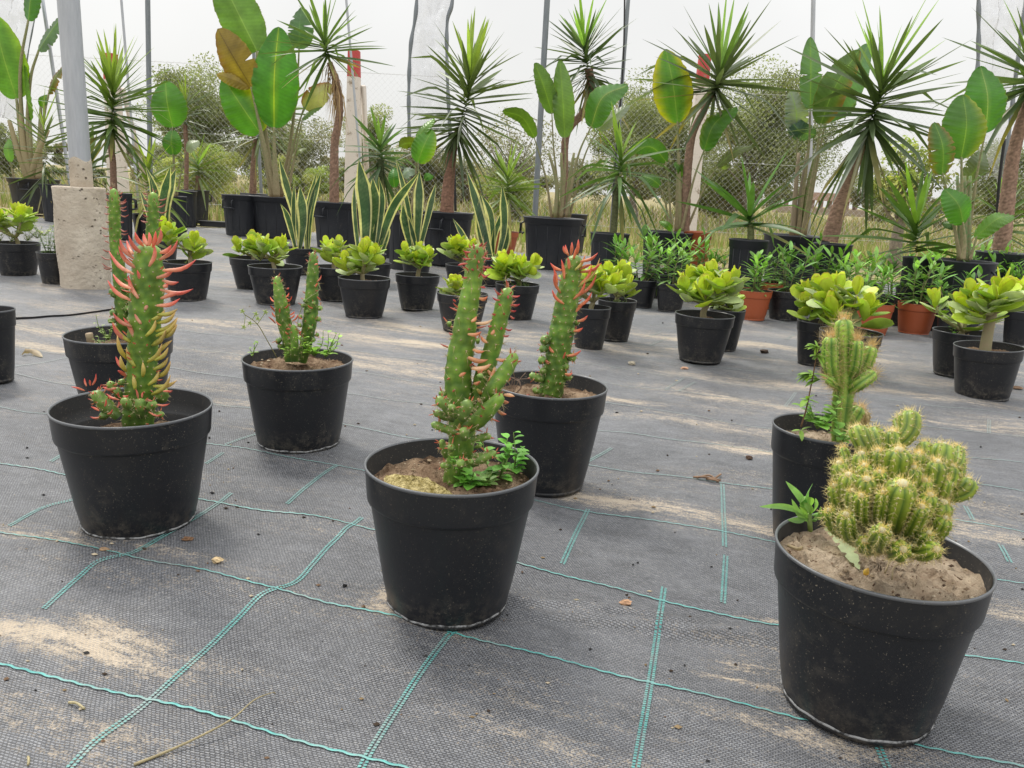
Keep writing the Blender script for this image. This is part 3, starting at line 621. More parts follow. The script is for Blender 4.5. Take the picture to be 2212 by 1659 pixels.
# ================================================================ POTS
class Pot: pass
def plant_pot(x, y, wv, h, name, label, cat, group=None, base=.73, soilz=.80, color='pot', soil='soil', M_=72, foot=False, lean=(0, 0), seed=0, rim=True, collar=.765, nosoil=False):
    c = G(x, y, h); d = dep(c); R = px(wv, d)/2/math.sqrt(1+((x-VW/2)/FV)**2); gx, gy = c[0], c[1]
    p = Pot(); p.c = A1([gx, gy, 0]); p.R = R; p.h = h; p.D = gy
    zz = zmat(gx, gy); p.z0 = float(zz)*0+.001
    p.t = thing(name, label, cat, (gx, gy, p.z0), group)
    ax, ay = math.radians(lean[0]), math.radians(lean[1])
    p.tilt = A1(Matrix.Rotation(ax, 3, 'X') @ Matrix.Rotation(ay, 3, 'Y')) if lean != (0, 0) else np.eye(3)
    o = A1([gx, gy, p.z0]); b = base*R
    k = lambda z: b+(R*.935-b)*(z/(h*collar))
    mb = MB()
    prof = [(.01*R, .006), (b*.93, .006), (b*.94, 0.), (b*.985, 0.), (b*.99, .005), (b*.975, .0056), (b*1.0, .0085), (k(h*.2), h*.2), (k(h*.45), h*.45), (k(h*.7), h*.7), (k(h*(collar-.015)), h*(collar-.015)), (R*.934, h*(collar-.002)), (R*.966, h*(collar+.004)), (R*.972, h*(collar+.02)),
            (R*.980, h*.85), (R*.992, h*.955), (R*.995, h*.982)]
    lathe(mb, prof, o, M_, tilt=p.tilt, wob=.011, seed=seed); p.body = mb.build('pot', M[color], p.t)
    mb = MB(); th = .0022
    lathe(mb, [(R*.993, h*.980), (R*1.006, h*.987), (R*1.008, h*.995), (R*1.002, h+.0006), (R*.985, h+.0006), (R*.976, h*.99)], o, M_, tilt=p.tilt, wob=.011, seed=seed)
    mb.build('rim', M['rim'] if color != 'terra' else M[color], p.body)
    mb = MB()
    lathe(mb, [(R*.973, h*.992), (R*.955, h*.90), (R*.950, h*.89), (R*.945, h*.80), (R*.905, h*.785), (R*.895, h*.775), (R*.88, h*.7), (R*.8, h*(soilz-.12))], o, M_, tilt=p.tilt, wob=.011, seed=seed)
    mb.build('inner_wall', M['pot_inner'], p.body)
    if foot:
        mb = MB(); lathe(mb, [(b*.992, .0045), (b*1.008, .0052), (b*1.010, .0066), (b*1.0, .0078)], o, M_, tilt=p.tilt, wob=.011, seed=seed)
        V = mb.v[0]; a = np.arctan2(V[:, 1]-gy, V[:, 0]-gx); V[:, 2] += (.0007*np.sin(7*a)+.0005*np.sin(19*a+1))*np.clip(V[:, 2]-o[2]-.003, 0, .002)/.002
        mb.build('worn_edge', M['worn'], p.body)
    # soil: a rough disc
    if not nosoil:
        mb = MB(); nr, na = 26, 64; rs = np.random.RandomState(seed+5); Pg = np.zeros((nr, na, 3)); a = np.linspace(0, 2*PI, na, endpoint=False); zs = h*soilz
        ph = rs.rand(6)*6
        for i in range(nr):
            r = R*float(np.interp(soilz, [.68, .74, .80, .86, .91], [.895, .905, .952, .962, .972]))*i/(nr-1); x_, y_ = r*np.cos(a), r*np.sin(a)
            Pg[i, :, 0] = x_; Pg[i, :, 1] = y_; Pg[i, :, 2] = zs+(.003*np.sin(60*x_+ph[0])*np.sin(55*y_+ph[1])+.002*np.sin(130*x_+ph[2]+90*y_))*(1 if i < nr-3 else .25)+.0022*rs.randn(na)*(i > 0)+.004*math.cos(i/nr*PI/2)
        mb.grid((Pg.reshape(-1, 3) @ p.tilt.T).reshape(Pg.shape)+o, wrap=True); mb.build('soil', M[soil], p.t)
    if foot or soil == 'sandsoil':
        rs = np.random.RandomState(seed+9); mb = MB()
        for k in range(120):
            q = R*.88*math.sqrt(rs.rand()); a = rs.rand()*6.283; r = rs.uniform(.0007, .0028); c_ = o+p.tilt @ A1([q*math.cos(a), q*math.sin(a), h*soilz+.005])
            V = c_+A1([[1, 0, 0], [-1, 0, 0], [0, 1, 0], [0, -1, 0], [0, 0, .8], [0, 0, -.8]])*r*A1([rs.uniform(.6, 1.8), rs.uniform(.6, 1.5), 1]); mb.add(V, [(0, 2, 4), (2, 1, 4), (1, 3, 4), (3, 0, 4), (2, 0, 5), (1, 2, 5), (3, 1, 5), (0, 3, 5)], ((.07, .045, .03), (.2, .14, .09), (.48, .4, .29), (.3, .23, .15))[rs.randint(4)])
        tag(mb.build('soil_crumbs', M['matte'], p.t, smooth=False), None, None, kind='stuff')
    p.top = lambda u=0, v=0, zz=soilz: A1([gx, gy, p.z0])+p.tilt @ A1([u*R, v*R, h*zz])
    return p
m_, t_, o_ = newmat('worn_plastic_edge'); v = objvec(t_)
p_ = pr(t_, mix(t_, mr(t_, noise(t_, 90, 4, v), .38, .55), (.03, .03, .03), (.30, .30, .30)), .6, .3); t_.links.new(p_.outputs[0], o_.inputs[0]); M['worn'] = m_

def tub(x, y, wv, h, name, label, cat, group, handles=(30,), ribs=False, seed=0, color='bigpot', base=.80, rimh=.045):
    c = G(x, y, h); R = px(wv, dep(c))/2/math.sqrt(1+((x-VW/2)/FV)**2); o = A1([c[0], c[1], 0]); p = Pot(); p.c = o; p.R = R; p.h = h; p.D = c[1]; p.z0 = 0
    p.t = thing(name, label, cat, o, group); b = base*R
    mb = MB(); lathe(mb, [(.01, .008), (b*.95, .006), (b, 0), (b*1.01, .01), (b+(R*.93-b)*.5, h*.45), (R*.93, h-rimh-.006), (R*.955, h-rimh), (R*.985, h-rimh+.004), (R*.99, h-.012), (R*1.02, h-.008), (R*1.03, h-.001), (R*1.0, h), (R*.965, h-.004), (R*.93, h-rimh), (R*.9, h*.8)], o, 64)
    p.body = mb.build('tub' if name.startswith('potted') else 'body', M[color], p.t)
    mb = MB()
    for k in range(14):
        a = 2*PI*k/14; z0, z1 = h*.12, h-rimh-.004; r0, r1 = b+(R*.93-b)*.12, R*.93
        P = A1([[o[0]+(r)*math.cos(a), o[1]+r*math.sin(a), z] for r, z in ((r0, z0), ((r0+r1)/2, (z0+z1)/2), (r1, z1))]); tube(mb, P, .0022, 5)
    mb.build('ribs', M[color], p.body)
    mb = MB(); rr = R*.88; a = np.linspace(0, 2*PI, 32, endpoint=False); Pg = np.zeros((6, 32, 3))
    for i in range(6): Pg[i, :, 0] = o[0]+rr*i/5*np.cos(a); Pg[i, :, 1] = o[1]+rr*i/5*np.sin(a); Pg[i, :, 2] = h*.86+.005*np.sin(3*a+i)
    mb.grid(Pg, wrap=True); mb.build('soil', M['soil'], p.t)
    for hd in handles:
        for a in (math.radians(hd), math.radians(hd+180)):
            er = A1([math.cos(a), math.sin(a), 0]); et = A1([-math.sin(a), math.cos(a), 0]); zt, zb = h-rimh*.9, h-rimh-.075; ww = .05
            ra_ = R*.97; mb = MB(); pr_ = o+er*(ra_+.024)
            for s_ in (-1, 1): tube(mb, A1([o+er*ra_*.99+et*s_*ww+A1([0, 0, zt]), pr_+et*s_*ww+A1([0, 0, zt-.012]), pr_+et*s_*ww+A1([0, 0, zb+.006])]), .006, 6)
            P = [pr_+et*q+A1([0, 0, zb+.004]) for q in np.linspace(-ww-.006, ww+.006, 6)]; tube(mb, A1(P), .008, 6)
            P = [o+er*(ra_+.006)+et*q+A1([0, 0, zb-.0]) for q in (-ww-.006, ww+.006)]; tube(mb, A1(P), .007, 6)
            mb.build('handle', M[color], p.body)
    p.top = lambda u=0, v=0, zz=.86: o+A1([u*R, v*R, h*zz])
    return p

# ================================================================ CACTI
def cac_path(pts, D, f, off=None):
    P = []; R = []
    for i, q in enumerate(pts):
        x, y = f(q[0], q[1]); a = AT(x, y, D+(q[3] if len(q) > 3 else 0)); P.append(a); R.append(px(q[2]*getattr(f, 'sc', 1), dep(a))/2)
    return A1(P), A1(R)
SK0, SK1, SK2 = (.060, .155, .022), (.185, .30, .042), (.03, .09, .035)
def skin(mb, P, R, seed=0, spacing=.016, amp=.14, tone=(SK0, SK1), M_=36, tipround=True, dots=None, spn=None, topspines=0):
    """knobbly column; returns areole positions, normals and relative height"""
    L0 = np.linalg.norm(np.diff(P, axis=0), axis=1).sum(); n = max(14, int(L0/.0032)); n = min(n, 130)
    C, r = resample(P, n, R); s_ = np.linspace(0, L0, n)
    if tipround:
        e_ = np.clip((L0-s_)/(R[-1]*1.1+1e-6), 0, 1); r = r*np.sqrt(np.clip(1-(1-e_)**2, .02, 1))
    T, Nn, B = frames(C); rs = np.random.RandomState(seed); ang = np.linspace(0, 2*PI, M_, endpoint=False)
    A_ = []; rm = r.max(); per = max(5, int(2*PI*rm/spacing)); step = spacing*.82
    k = 0; sy = step*.4
    while sy < L0-R[-1]*.3:
        for j in range(per):
            A_.append((sy+step*j/per+rs.randn()*.0016, (2*PI*(j+.5*(k % 2))/per+.12*k+rs.randn()*.09) % (2*PI)))
        sy += step; k += 1
    disp = np.zeros((n, M_)); lum = np.zeros((n, M_)); sig = spacing*.30
    for sa, aa_ in A_:
        i0 = int(sa/L0*(n-1)); w_ = int(spacing*1.2/L0*(n-1))+2
        lo, hi = max(0, i0-w_), min(n, i0+w_+1)
        dang = (ang-aa_+PI) % (2*PI)-PI
        g = np.exp(-(((s_[lo:hi]-sa)[:, None]+.0)**2+((dang[None, :]*r[lo:hi, None])**2))/(2*sig*sig)); disp[lo:hi] = np.maximum(disp[lo:hi], g)
    rad = r[:, None]*(1-amp*.5+amp*disp)+.0
    V = C[:, None]+rad[:, :, None]*(np.cos(ang)[None, :, None]*Nn[:, None]+np.sin(ang)[None, :, None]*B[:, None])
    tt = (s_/L0)[:, None, None]; nzv = .85+.3*np.random.RandomState(seed+1).rand(n, 1, 1)*.4
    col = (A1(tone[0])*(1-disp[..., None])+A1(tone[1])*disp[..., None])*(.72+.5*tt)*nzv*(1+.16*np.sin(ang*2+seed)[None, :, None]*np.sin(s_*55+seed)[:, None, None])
    mb.grid(V, np.clip(col, 0, 1), True); kk = mb.n-M_; mb.f.append(tuple(kk+i for i in range(M_)))
    out = []
    for sa, aa_ in A_:
        u = sa/L0*(n-1); i0 = min(int(u), n-2); fr = u-i0; c_ = C[i0]*(1-fr)+C[i0+1]*fr; rr = r[i0]*(1-fr)+r[i0+1]*fr
        nv = math.cos(aa_)*Nn[i0]+math.sin(aa_)*B[i0]; out.append((c_+nv*rr*(1+amp*.5), nv, sa/L0, T[i0], rr))
    return out
WOOL = (.62, .56, .38)
def areoles(mbd, mbs, ar, size=.0014, sp=2, spl=.008, seed=0, col=(.62, .52, .3)):
    rs = np.random.RandomState(seed)
    for p, nv, t, T, r in ar:
        if r < .002: continue
        tube(mbd, A1([p-nv*size*.8, p+nv*size*.2, p+nv*size*.7]), A1([size, size*.9, size*.3]), 6, A1(WOOL)*(.8+.3*rs.rand()))
        for k in range(rs.poisson(sp*1.5)):
            d = nv+T*.3*rs.randn()+.6*rs.randn(3); needle(mbs, p, d, spl*(.5+rs.rand()), .00030, A1(col)*(.7+.5*rs.rand()))
RED, ORG_, PEA, YEL, GRN = (.58, .045, .04), (.72, .20, .09), (.75, .42, .22), (.62, .56, .22), (.36, .46, .08)
def fleaves(mb, D, f, items, wpx, c0, c1, seed=0, away=.25, dz=-.02):
    """listed leaves: base and tip in crop coordinates; they grow from the stem surface toward the viewer or aside"""
    rs = np.random.RandomState(seed)
    for it in items:
        (bx, by), (tx, ty) = f(it[0], it[1]), f(it[2], it[3]); k0, k1 = (c0, c1) if len(it) < 5 else it[4]
        b = AT(bx, by, D+dz+.006*rs.randn()); dd = rs.uniform(-1, .6)*.012
        e_ = AT(tx, ty, D+dz+dd); d = e_-b; L = np.linalg.norm(d); wl = wpx if len(it) < 6 else it[5]
        up = nrm(A1([0, 0, 1.])-nrm(d)*nrm(d)[2]); n = 7; t = np.linspace(-.05, 1, n)
        P = b+d*t[:, None]+up*(-.13*L*np.sin(np.clip(t, 0, 1)*PI))[:, None]*(1 if rs.rand() < .8 else -.3)
        rad = px(wl, dep(b))/2*np.clip(A1([.55, .8, .98, 1, .85, .55, .08]), 0, 1); cc = t.clip(0, 1)[:, None]**1.1
        tube(mb, P, rad, 8, (A1(k0)*(1-cc)+A1(k1)*cc)*(.85+.3*rs.rand()))
def aleaves(mb, ar, seed, prob, L, r, c0, c1, tmin=.0, tmax=1.):
    rs = np.random.RandomState(seed)
    for p, nv, t, T, rr in ar:
        if t < tmin or t > tmax or rs.rand() > prob: continue
        spike(mb, p-nv*.001, nv*.9+T*(.35+.9*max(0, t-.85)*6)+.2*rs.randn(3), L*(.6+.8*rs.rand()), r, c0, c1, .15)

def bud(mbs, mbd, mbn, mbl, P0, P1, r, seed, leafy=.5, D=None):
    P = resample([P0, (P0+P1)/2, P1], 12); ar = skin(mbs, P, A1([r*.75, r, r, r*.7])[[0]*3+[1]*3+[2]*4+[3]*2] if False else np.interp(np.linspace(0, 1, 12), [0, .4, .8, 1], [r*.7, r, r*.95, r*.75]), seed, .009, .2, ((.08, .16, .03), (.2, .3, .06)), 18)
    areoles(mbd, mbn, ar, .0010, 1.6, .006, seed); aleaves(mbl, ar, seed, leafy, .007, .0009, (.5, .3, .12), RED, .5)

def fopuntia(a, b, sc):
    g_ = lambda x, y: (x*sc+a, y*sc+b)
    g_.sc = sc; return g_
FA = fopuntia(0, 331.8, .25)             # crops of the photo used for measuring
FB = fopuntia(0, 663.6, 1/3.)
FC = fopuntia(774.2, 497.7, .35)
FD3 = fopuntia(470, 525.3, .3)
FE = fopuntia(1603.7, 636, .3667)
def cactus_plant(pot, f, D, stems, buds, leaves, wpx, cols, seed, sp=1.5, lp=(.0, .012), names=True, aw=.0, tops=True):
    mbn = MB()
    for i, st in enumerate(stems):
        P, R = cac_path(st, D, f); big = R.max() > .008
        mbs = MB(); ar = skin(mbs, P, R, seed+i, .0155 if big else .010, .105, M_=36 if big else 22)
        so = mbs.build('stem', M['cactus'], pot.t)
        mbd = MB(); mbl = MB(); mbn = MB(); areoles(mbd, mbn, ar, .0013 if big else .001, sp, .009, seed+i)
        aleaves(mbl, ar, seed+i, lp[0], lp[1], .0013, *cols[1:3], .05, .9)
        if tops:
            tp = [a for a in ar if a[2] > .88]
            aleaves(mbl, tp, seed+40+i, 1., lp[1]*.9, .0011, cols[1], cols[2])
            for a in tp:
                for _ in range(3): needle(mbn, a[0], a[1]*.5+a[3]+.4*np.random.randn(3), .009, .0002, (.6, .5, .3))
        mbd.build('areoles', M['spine'], so, smooth=True); mbn.build('spines', M['spine'], so, smooth=False)
        if mbl.n: mbl.build('leaflets', M['fleshy'], so)
    if buds:
        for i, b in enumerate(buds):
            mbs, mbd, mbn, mbl = MB(), MB(), MB(), MB()
            q0 = f(b[0], b[1]); q1 = f(b[2], b[3]); r = px(b[4], D)/2*(1 if f is None else 1)
            P0, P1 = AT(*q0, D+(b[5] if len(b) > 5 else -.012)), AT(*q1, D+(b[5] if len(b) > 5 else -.012)-.006); bud(mbs, mbd, mbn, mbl, P0, P1, r, seed+60+i)
            so = mbs.build('offshoot', M['cactus'], pot.t); mbd.build('areoles', M['spine'], so); mbn.build('spines', M['spine'], so, smooth=False)
            if mbl.n: mbl.build('leaflets', M['fleshy'], so)
    if leaves:
        mbl = MB(); fleaves(mbl, D, f, leaves, wpx, cols[0], cols[3] if len(cols) > 3 else cols[2], seed); mbl.build('leaves', M['fleshy'], pot.t)

def weed(parent, base, h, nst, nl, ll, lw, col, seed, spread=.4, name='weed', stemc=(.18, .26, .06), kind='ovate', droop=.3):
    rs = np.random.RandomState(seed); mb = MB(); base = np.asarray(base, float)
    for s_ in range(nst):
        a = rs.rand()*2*PI; d = A1([math.cos(a)*spread, math.sin(a)*spread, 1])*h*(.5+.6*rs.rand()); P = resample([base, base+d*.5+.06*h*rs.randn(3), base+d], 8)
        tube(mb, P, np.linspace(.0011, .0006, 8), 5, stemc)
        for k in range(nl):
            t = (k+1.)/nl; q = P[min(7, int(t*7))]; b = rs.rand()*2*PI; dr = A1([math.cos(b), math.sin(b), .35+.5*t*rs.rand()]); l = ll*1.25*(.6+.6*rs.rand())*(1-.35*t)
            tt = np.linspace(0, 1, 6)[:, None]; Pl = q+nrm(dr)*l*tt-A1([0, 0, 1])*droop*l*tt*tt; side = np.cross(nrm(dr), [0, 0, 1.])
            c = A1(col)*(.7+.6*rs.rand()); blade(mb, Pl, side, wprof(6, kind)*lw*1.1*l/ll/2, c, c*1.15, .2, 1)
    return mb.build(name, M['weed'], parent)

# ================================================================ JADE PLANTS
JY, JG, JP, JR = (.54, .64, .045), (.34, .50, .07), (.48, .58, .27), (.45, .12, .03)
def jleaf(mb, p, d, nrmv, L, Wd, col, red=.6, thick=.0028, rs=None):
    d = nrm(d); s_ = nrm(np.cross(d, nrmv)); u_ = np.cross(s_, d); n = 8; t = A1([0, .13, .3, .5, .7, .86, .955, 1.])
    w_ = Wd/2*np.clip((.16+.84*np.sin(np.clip(t**1.35, 0, 1)*PI*.98)**.7), .05, 1); w_[-1] = Wd*.16; w_[0] = Wd*.08
    th = thick*np.clip(np.sin(t*PI*.96+.12), .25, 1); a = A1([0, .3, 1.15, PI-1.15, PI-.3, PI, PI+.3, PI+1.15, 2*PI-1.15, 2*PI-.3])
    P = p+d*(L*t)[:, None]+u_*(.16*L*t*t)[:, None]
    V = P[:, None]+(np.cos(a)[None, :]*w_[:, None])[..., None]*s_+(np.sin(a)[None, :]*th[:, None])[..., None]*u_+(np.cos(a)[None, :]**2*w_[:, None]*.22)[..., None]*u_
    edge = (np.clip(np.abs(np.cos(a))**40, 0, 1))[None, :, None]*.75*np.clip((t-.35)*2.5, 0, 1)[:, None, None]*red; edge[-1] = red*.75
    C_ = np.broadcast_to(A1(col), (n, 10, 3))*(1+.12*t[:, None, None]); C_ = C_*(1-edge)+A1(JR)*edge
    mb.grid(V, C_, True); k = mb.n-10; mb.f.append(tuple(k+i for i in range(10)))
def jade(pot, H, Sx, nb, seed, trunk=None, lf=.052, tone=1., low=.5, offs=(0, 0), name='foliage', twist=0., trunkr=.0085, nl=4, base=None):
    lf = lf*1.32; nb = max(2, int(math.ceil(nb*.62))); rs = np.random.RandomState(seed); mbs = MB(); mbl = MB(); c = pot.top(*offs) if base is None else np.asarray(base); zc = H
    fork = c+A1([rs.randn()*.008, rs.randn()*.008, H*(.25 if trunk is None else trunk)])
    tube(mbs, resample([c-A1([0, 0, .01]), (c+fork)/2+A1([.004*rs.randn(), 0, 0]), fork], 8), np.linspace(trunkr*1.25, trunkr, 8), 10, (.30, .27, .15))
    tips = []
    for k in range(nb):
        a = 2*PI*k/nb+rs.rand()*.6+twist; q = .35+.65*rs.rand()**.5 if k else .1
        tip = c+A1([math.cos(a)*Sx*q*.70, math.sin(a)*Sx*q*.60, H*(.50+.48*rs.rand())*(1-.15*q*q)])
        mid = (fork+tip)/2+A1([math.cos(a), math.sin(a), 0])*.18*Sx*q-A1([0, 0, .03*H]); P = resample([fork, mid, tip], 9)
        tube(mbs, P, np.linspace(trunkr*.75, trunkr*.42, 9), 8, A1([.33, .34, .13])*(.9+.2*rs.rand())); tips.append((P, a))
        if rs.rand() < .5:
            t2 = mid+A1([math.cos(a+1.2), math.sin(a+1.2), 1.1])*Sx*.35; P2 = resample([mid, t2], 6); tube(mbs, P2, np.linspace(trunkr*.5, trunkr*.35, 6), 7, (.33, .36, .12)); tips.append((P2, a+1.2))
    for P, a in tips:
        tip = P[-1]; ax = nrm(P[-1]-P[-3]); ax = nrm(ax+A1([0, 0, .8])); e1 = nrm(np.cross(ax, [.3, .9, .1])); e2 = np.cross(ax, e1); ph = rs.rand()*PI
        for k in range(nl):                      # decussate pairs, outer to inner
            t = k/(nl-1.) if nl > 1 else 1; q = ph+k*PI/2+.15*rs.randn(); el = math.radians(22+54*t+12*rs.randn()); l = lf*(1.1-.42*t)*(.8+.4*rs.rand())
            for sg in (0, PI):
                rd = math.cos(q+sg)*e1+math.sin(q+sg)*e2; d = rd*math.cos(el+.1*rs.randn())+ax*math.sin(el); nv = ax*math.cos(el)-rd*math.sin(el)+.35*rs.randn(3)
                mixf = min(1, .25+t+.2*rs.randn()); col = (A1(JG)*(1-mixf)+A1(JY)*mixf)*tone*(.85+.3*rs.rand())
                if t < .2 and rs.rand() < .5: col = A1(JP)*(.8+.3*rs.rand())
                jleaf(mbl, tip-ax*(1-t)*lf*.7, d, nv, l, l*.68, col, .75*t+.15, .0026)
        for m_i in (5, 7):                       # leaf pairs along the branch
            if rs.rand() < .35: continue
            q = P[min(m_i, len(P)-2)]; bb = a+PI/2*(m_i == 5)+rs.randn()*.4
            for sg in (0, PI):
                d = A1([math.cos(bb+sg), math.sin(bb+sg), .15+.3*rs.rand()]); l = lf*(.8+.3*rs.rand())
                jleaf(mbl, q, d, A1([0, 0, 1.])+.2*rs.randn(3), l, l*.62, (A1(JG) if rs.rand() < .6 else A1(JP))*(.85+.3*rs.rand()), .3, .003)
        for k in range(rs.poisson(low*3)):       # tired lower leaves
            q = P[rs.randint(2, len(P)-1)]; b = a+rs.randn()*1.1; d = A1([math.cos(b), math.sin(b), -.05+.35*rs.rand()]); l = lf*(.85+.35*rs.rand())
            jleaf(mbl, q, d, A1([0, 0, 1.])+.3*rs.randn(3), l, l*.5, A1(JP if rs.rand() < .65 else JG)*(.8+.3*rs.rand()), .2, .003)
    mbs.build('stem', M['bark2'], pot.t); mbl.build(name, M['jade'], pot.t)
m_, t_, o_ = newmat('green_stem'); v = objvec(t_); p_ = pr(t_, mix(t_, mr(t_, noise(t_, 70, 4, v), .35, .7), vcol(t_), (.32, .26, .16)), .7, .3)
t_.links.new(bump(t_, noise(t_, 120, 3, v), .4, .002), p_.inputs['Normal']); t_.links.new(p_.outputs[0], o_.inputs[0]); M['bark2'] = m_

# ================================================================ NARROW LEAVED SEEDLINGS
def seedling_mesh(seed, H=.17, ns=4, ll=.085, lw=.0125, col=(.12, .24, .045)):
    rs = np.random.RandomState(seed); mbs, mbl = MB(), MB()
    for s_ in range(ns):
        a = rs.rand()*2*PI; b = A1([math.cos(a), math.sin(a), 0])*.022*rs.rand(); tp = b+A1([math.cos(a)*.06*rs.rand(), math.sin(a)*.06*rs.rand(), H*(.6+.45*rs.rand())]); P = resample([b, (b+tp)/2+.006*rs.randn(3), tp], 12)
        tube(mbs, P, np.linspace(.0024, .0013, 12), 6, (.16, .2, .06))
        nlf = 15; ph = rs.rand()*6
        for k in range(nlf):
            t = .2+.8*k/(nlf-1.); q = P[int(t*11)]; an = ph+k*2.4; el = math.radians(10+62*max(0, t-.3)+8*rs.randn()); d = A1([math.cos(an)*math.cos(el), math.sin(an)*math.cos(el), math.sin(el)])
            l = ll*(.55+.5*rs.rand())*(1.0 if t < .85 else .8); tt = np.linspace(0, 1, 8)[:, None]; Pl = q+d*l*tt-A1([0, 0, 1])*(.34-.2*t)*l*tt*tt
            c = A1(col)*(.65+.7*rs.rand())*(.8+.5*t)
            if rs.rand() < .25: c = c*1.5+.03
            blade(mbl, Pl, nrm(np.cross(d, [0, 0, 1.])), wprof(8, 'lance')*lw*(.8+.5*rs.rand())/2, c, c*1.2, .18, 1)
    return mbs, mbl

# ================================================================ SNAKE PLANTS
def snake(parent, leaves, D, seed):
    rs = np.random.RandomState(seed)
    for (bx, by, mx_, my, tx, ty, wv) in leaves:
        dz = .04*rs.randn(); n = 46; P = resample([AT(bx, by, D+dz*.3), AT(mx_, my, D+dz*.6), AT(tx, ty, D+dz)], n)
        side = Rt*1.0+Fw*rs.uniform(-.5, .5); hw = px(wv*.78, D)/2*wprof(n, 'snake'); T = np.gradient(P, axis=0); T /= np.linalg.norm(T, axis=1)[:, None]
        s_ = side-T*(T @ side)[:, None]; s_ /= np.linalg.norm(s_, axis=1)[:, None]; up = np.cross(s_, T); u = A1([-1, -.86, -.70, -.66, -.3, 0, .3, .66, .70, .86, 1])
        tw = np.sin(np.linspace(0, 2.5, n)+rs.rand()*3)*.35; s2 = s_*np.cos(tw)[:, None]+up*np.sin(tw)[:, None]; u2 = np.cross(s2, T)
        V = P[:, None]+s2[:, None]*(u[None, :]*hw[:, None])[..., None]+u2[:, None]*((np.abs(u)**2)[None, :]*hw[:, None]*.28)[..., None]
        band = np.interp(np.arange(n), np.arange(0, n, 1), rs.rand(n)); dk = A1([.035, .085, .04]); lt = A1([.16, .22, .12]); C_ = np.zeros((n, 11, 3))
        for i in range(n):
            for j in range(11):
                if j in (0, 1, 2, 8, 9, 10): C_[i, j] = A1([.66, .63, .30])*(.85+.25*band[i])
                else:
                    b = .75*band[(i+(j % 3)) % n]**2*(1 if j != 5 else .6); C_[i, j] = dk*(1-b)+lt*b
        mb = MB(); mb.grid(V, C_); mb.build('leaf', M['leaf'], parent)

# ================================================================ YUCCAS
def yucca_crown(parent, stem, D, n, L, wd, seed, lo=-70, hi=86, cols=((.085, .125, .05), (.13, .185, .055), (.24, .34, .06)), droop=.08, old=.12, name='leaves', upbias=1., kink=.2):
    """stem: photo points from the lowest leaf to the growing tip"""
    rs = np.random.RandomState(seed); P = resample([AT(x, y, D) for x, y in stem], 40); mb = MB(); T, Nn, B = frames(P)
    for k in range(n):
        t = (k+.5)/n; i = min(39, int(t*39)); a = k*2.39996+.25*rs.randn(); sl, sh = math.sin(math.radians(lo)), math.sin(math.radians(hi)); el = math.asin(max(-.99, min(.998, sl+(sh-sl)*t)))+.13*rs.randn()
        rd = math.cos(a)*Nn[i]+math.sin(a)*B[i]; d = nrm(rd*math.cos(el)+T[i]*math.sin(el)); l = L*(.66+.44*rs.rand())*(1 if t < .8 else .84)
        m = 9; tt = np.linspace(0, 1, m)[:, None]; dr = droop*.4*(1.3-t)*(.4+rs.rand()); Pl = P[i]+d*l*tt-A1([0, 0, 1])*dr*l*tt*tt
        if rs.rand() < kink and t < .7:
            kk = rs.uniform(.4, .75); Pl = Pl-A1([0, 0, 1])*np.clip(tt-kk, 0, 1)*l*.7
        f_ = np.clip(t*1.05+.25*rs.randn()*.5, 0, 1); c = .80*(A1(cols[0])*(1-f_)+A1(cols[1])*f_) if t < .86 else A1(cols[2])*(.8+.3*rs.rand())
        c1 = c*1.1
        if t < old and rs.rand() < .5: c1 = A1([.33, .27, .08])
        if rs.rand() < .12: c = c*1.6+.02; c1 = c
        side = nrm(np.cross(d, T[i])+rs.uniform(-.9, .9)*T[i]+.1*rs.randn(3)); hw = wd*1.12/2*(.8+.35*rs.rand())*np.interp(tt[:, 0], [0, .08, .4, .8, 1], [.75, .62, 1, .55, .02])
        blade(mb, Pl, side, hw, c*.9, c1, .32, 1)
    return mb.build(name, M['leaf'], parent)
def trunk(parent, pts, D, w0, w1, seed=0, col=(.27, .17, .12), rings=True):
    P = resample([AT(x, y, D) for x, y in pts], 90); n = 90; L = np.linalg.norm(np.diff(P, axis=0), axis=1).sum()
    r = np.linspace(px(w0, D)/2, px(w1, D)/2, n); rs = np.random.RandomState(seed); T, Nn, B = frames(P); a = np.linspace(0, 2*PI, 20, endpoint=False)
    z = np.linspace(0, L, n)[:, None]; rg = 1+.06*np.abs(np.sin(z*PI/.017+a[None, :]*1.0+.6*np.sin(3*a)[None, :]))+.03*rs.randn(n, 20)
    V = P[:, None]+(r[:, None]*rg)[..., None]*(np.cos(a)[None, :, None]*Nn[:, None]+np.sin(a)[None, :, None]*B[:, None])
    C_ = A1(col)*(.65+.5*rs.rand(n, 20)[..., None]*.6+.6*(rg[..., None]-1)*4); mb = MB(); mb.grid(V, C_, True); return mb.build('trunk', M['bark'], parent)

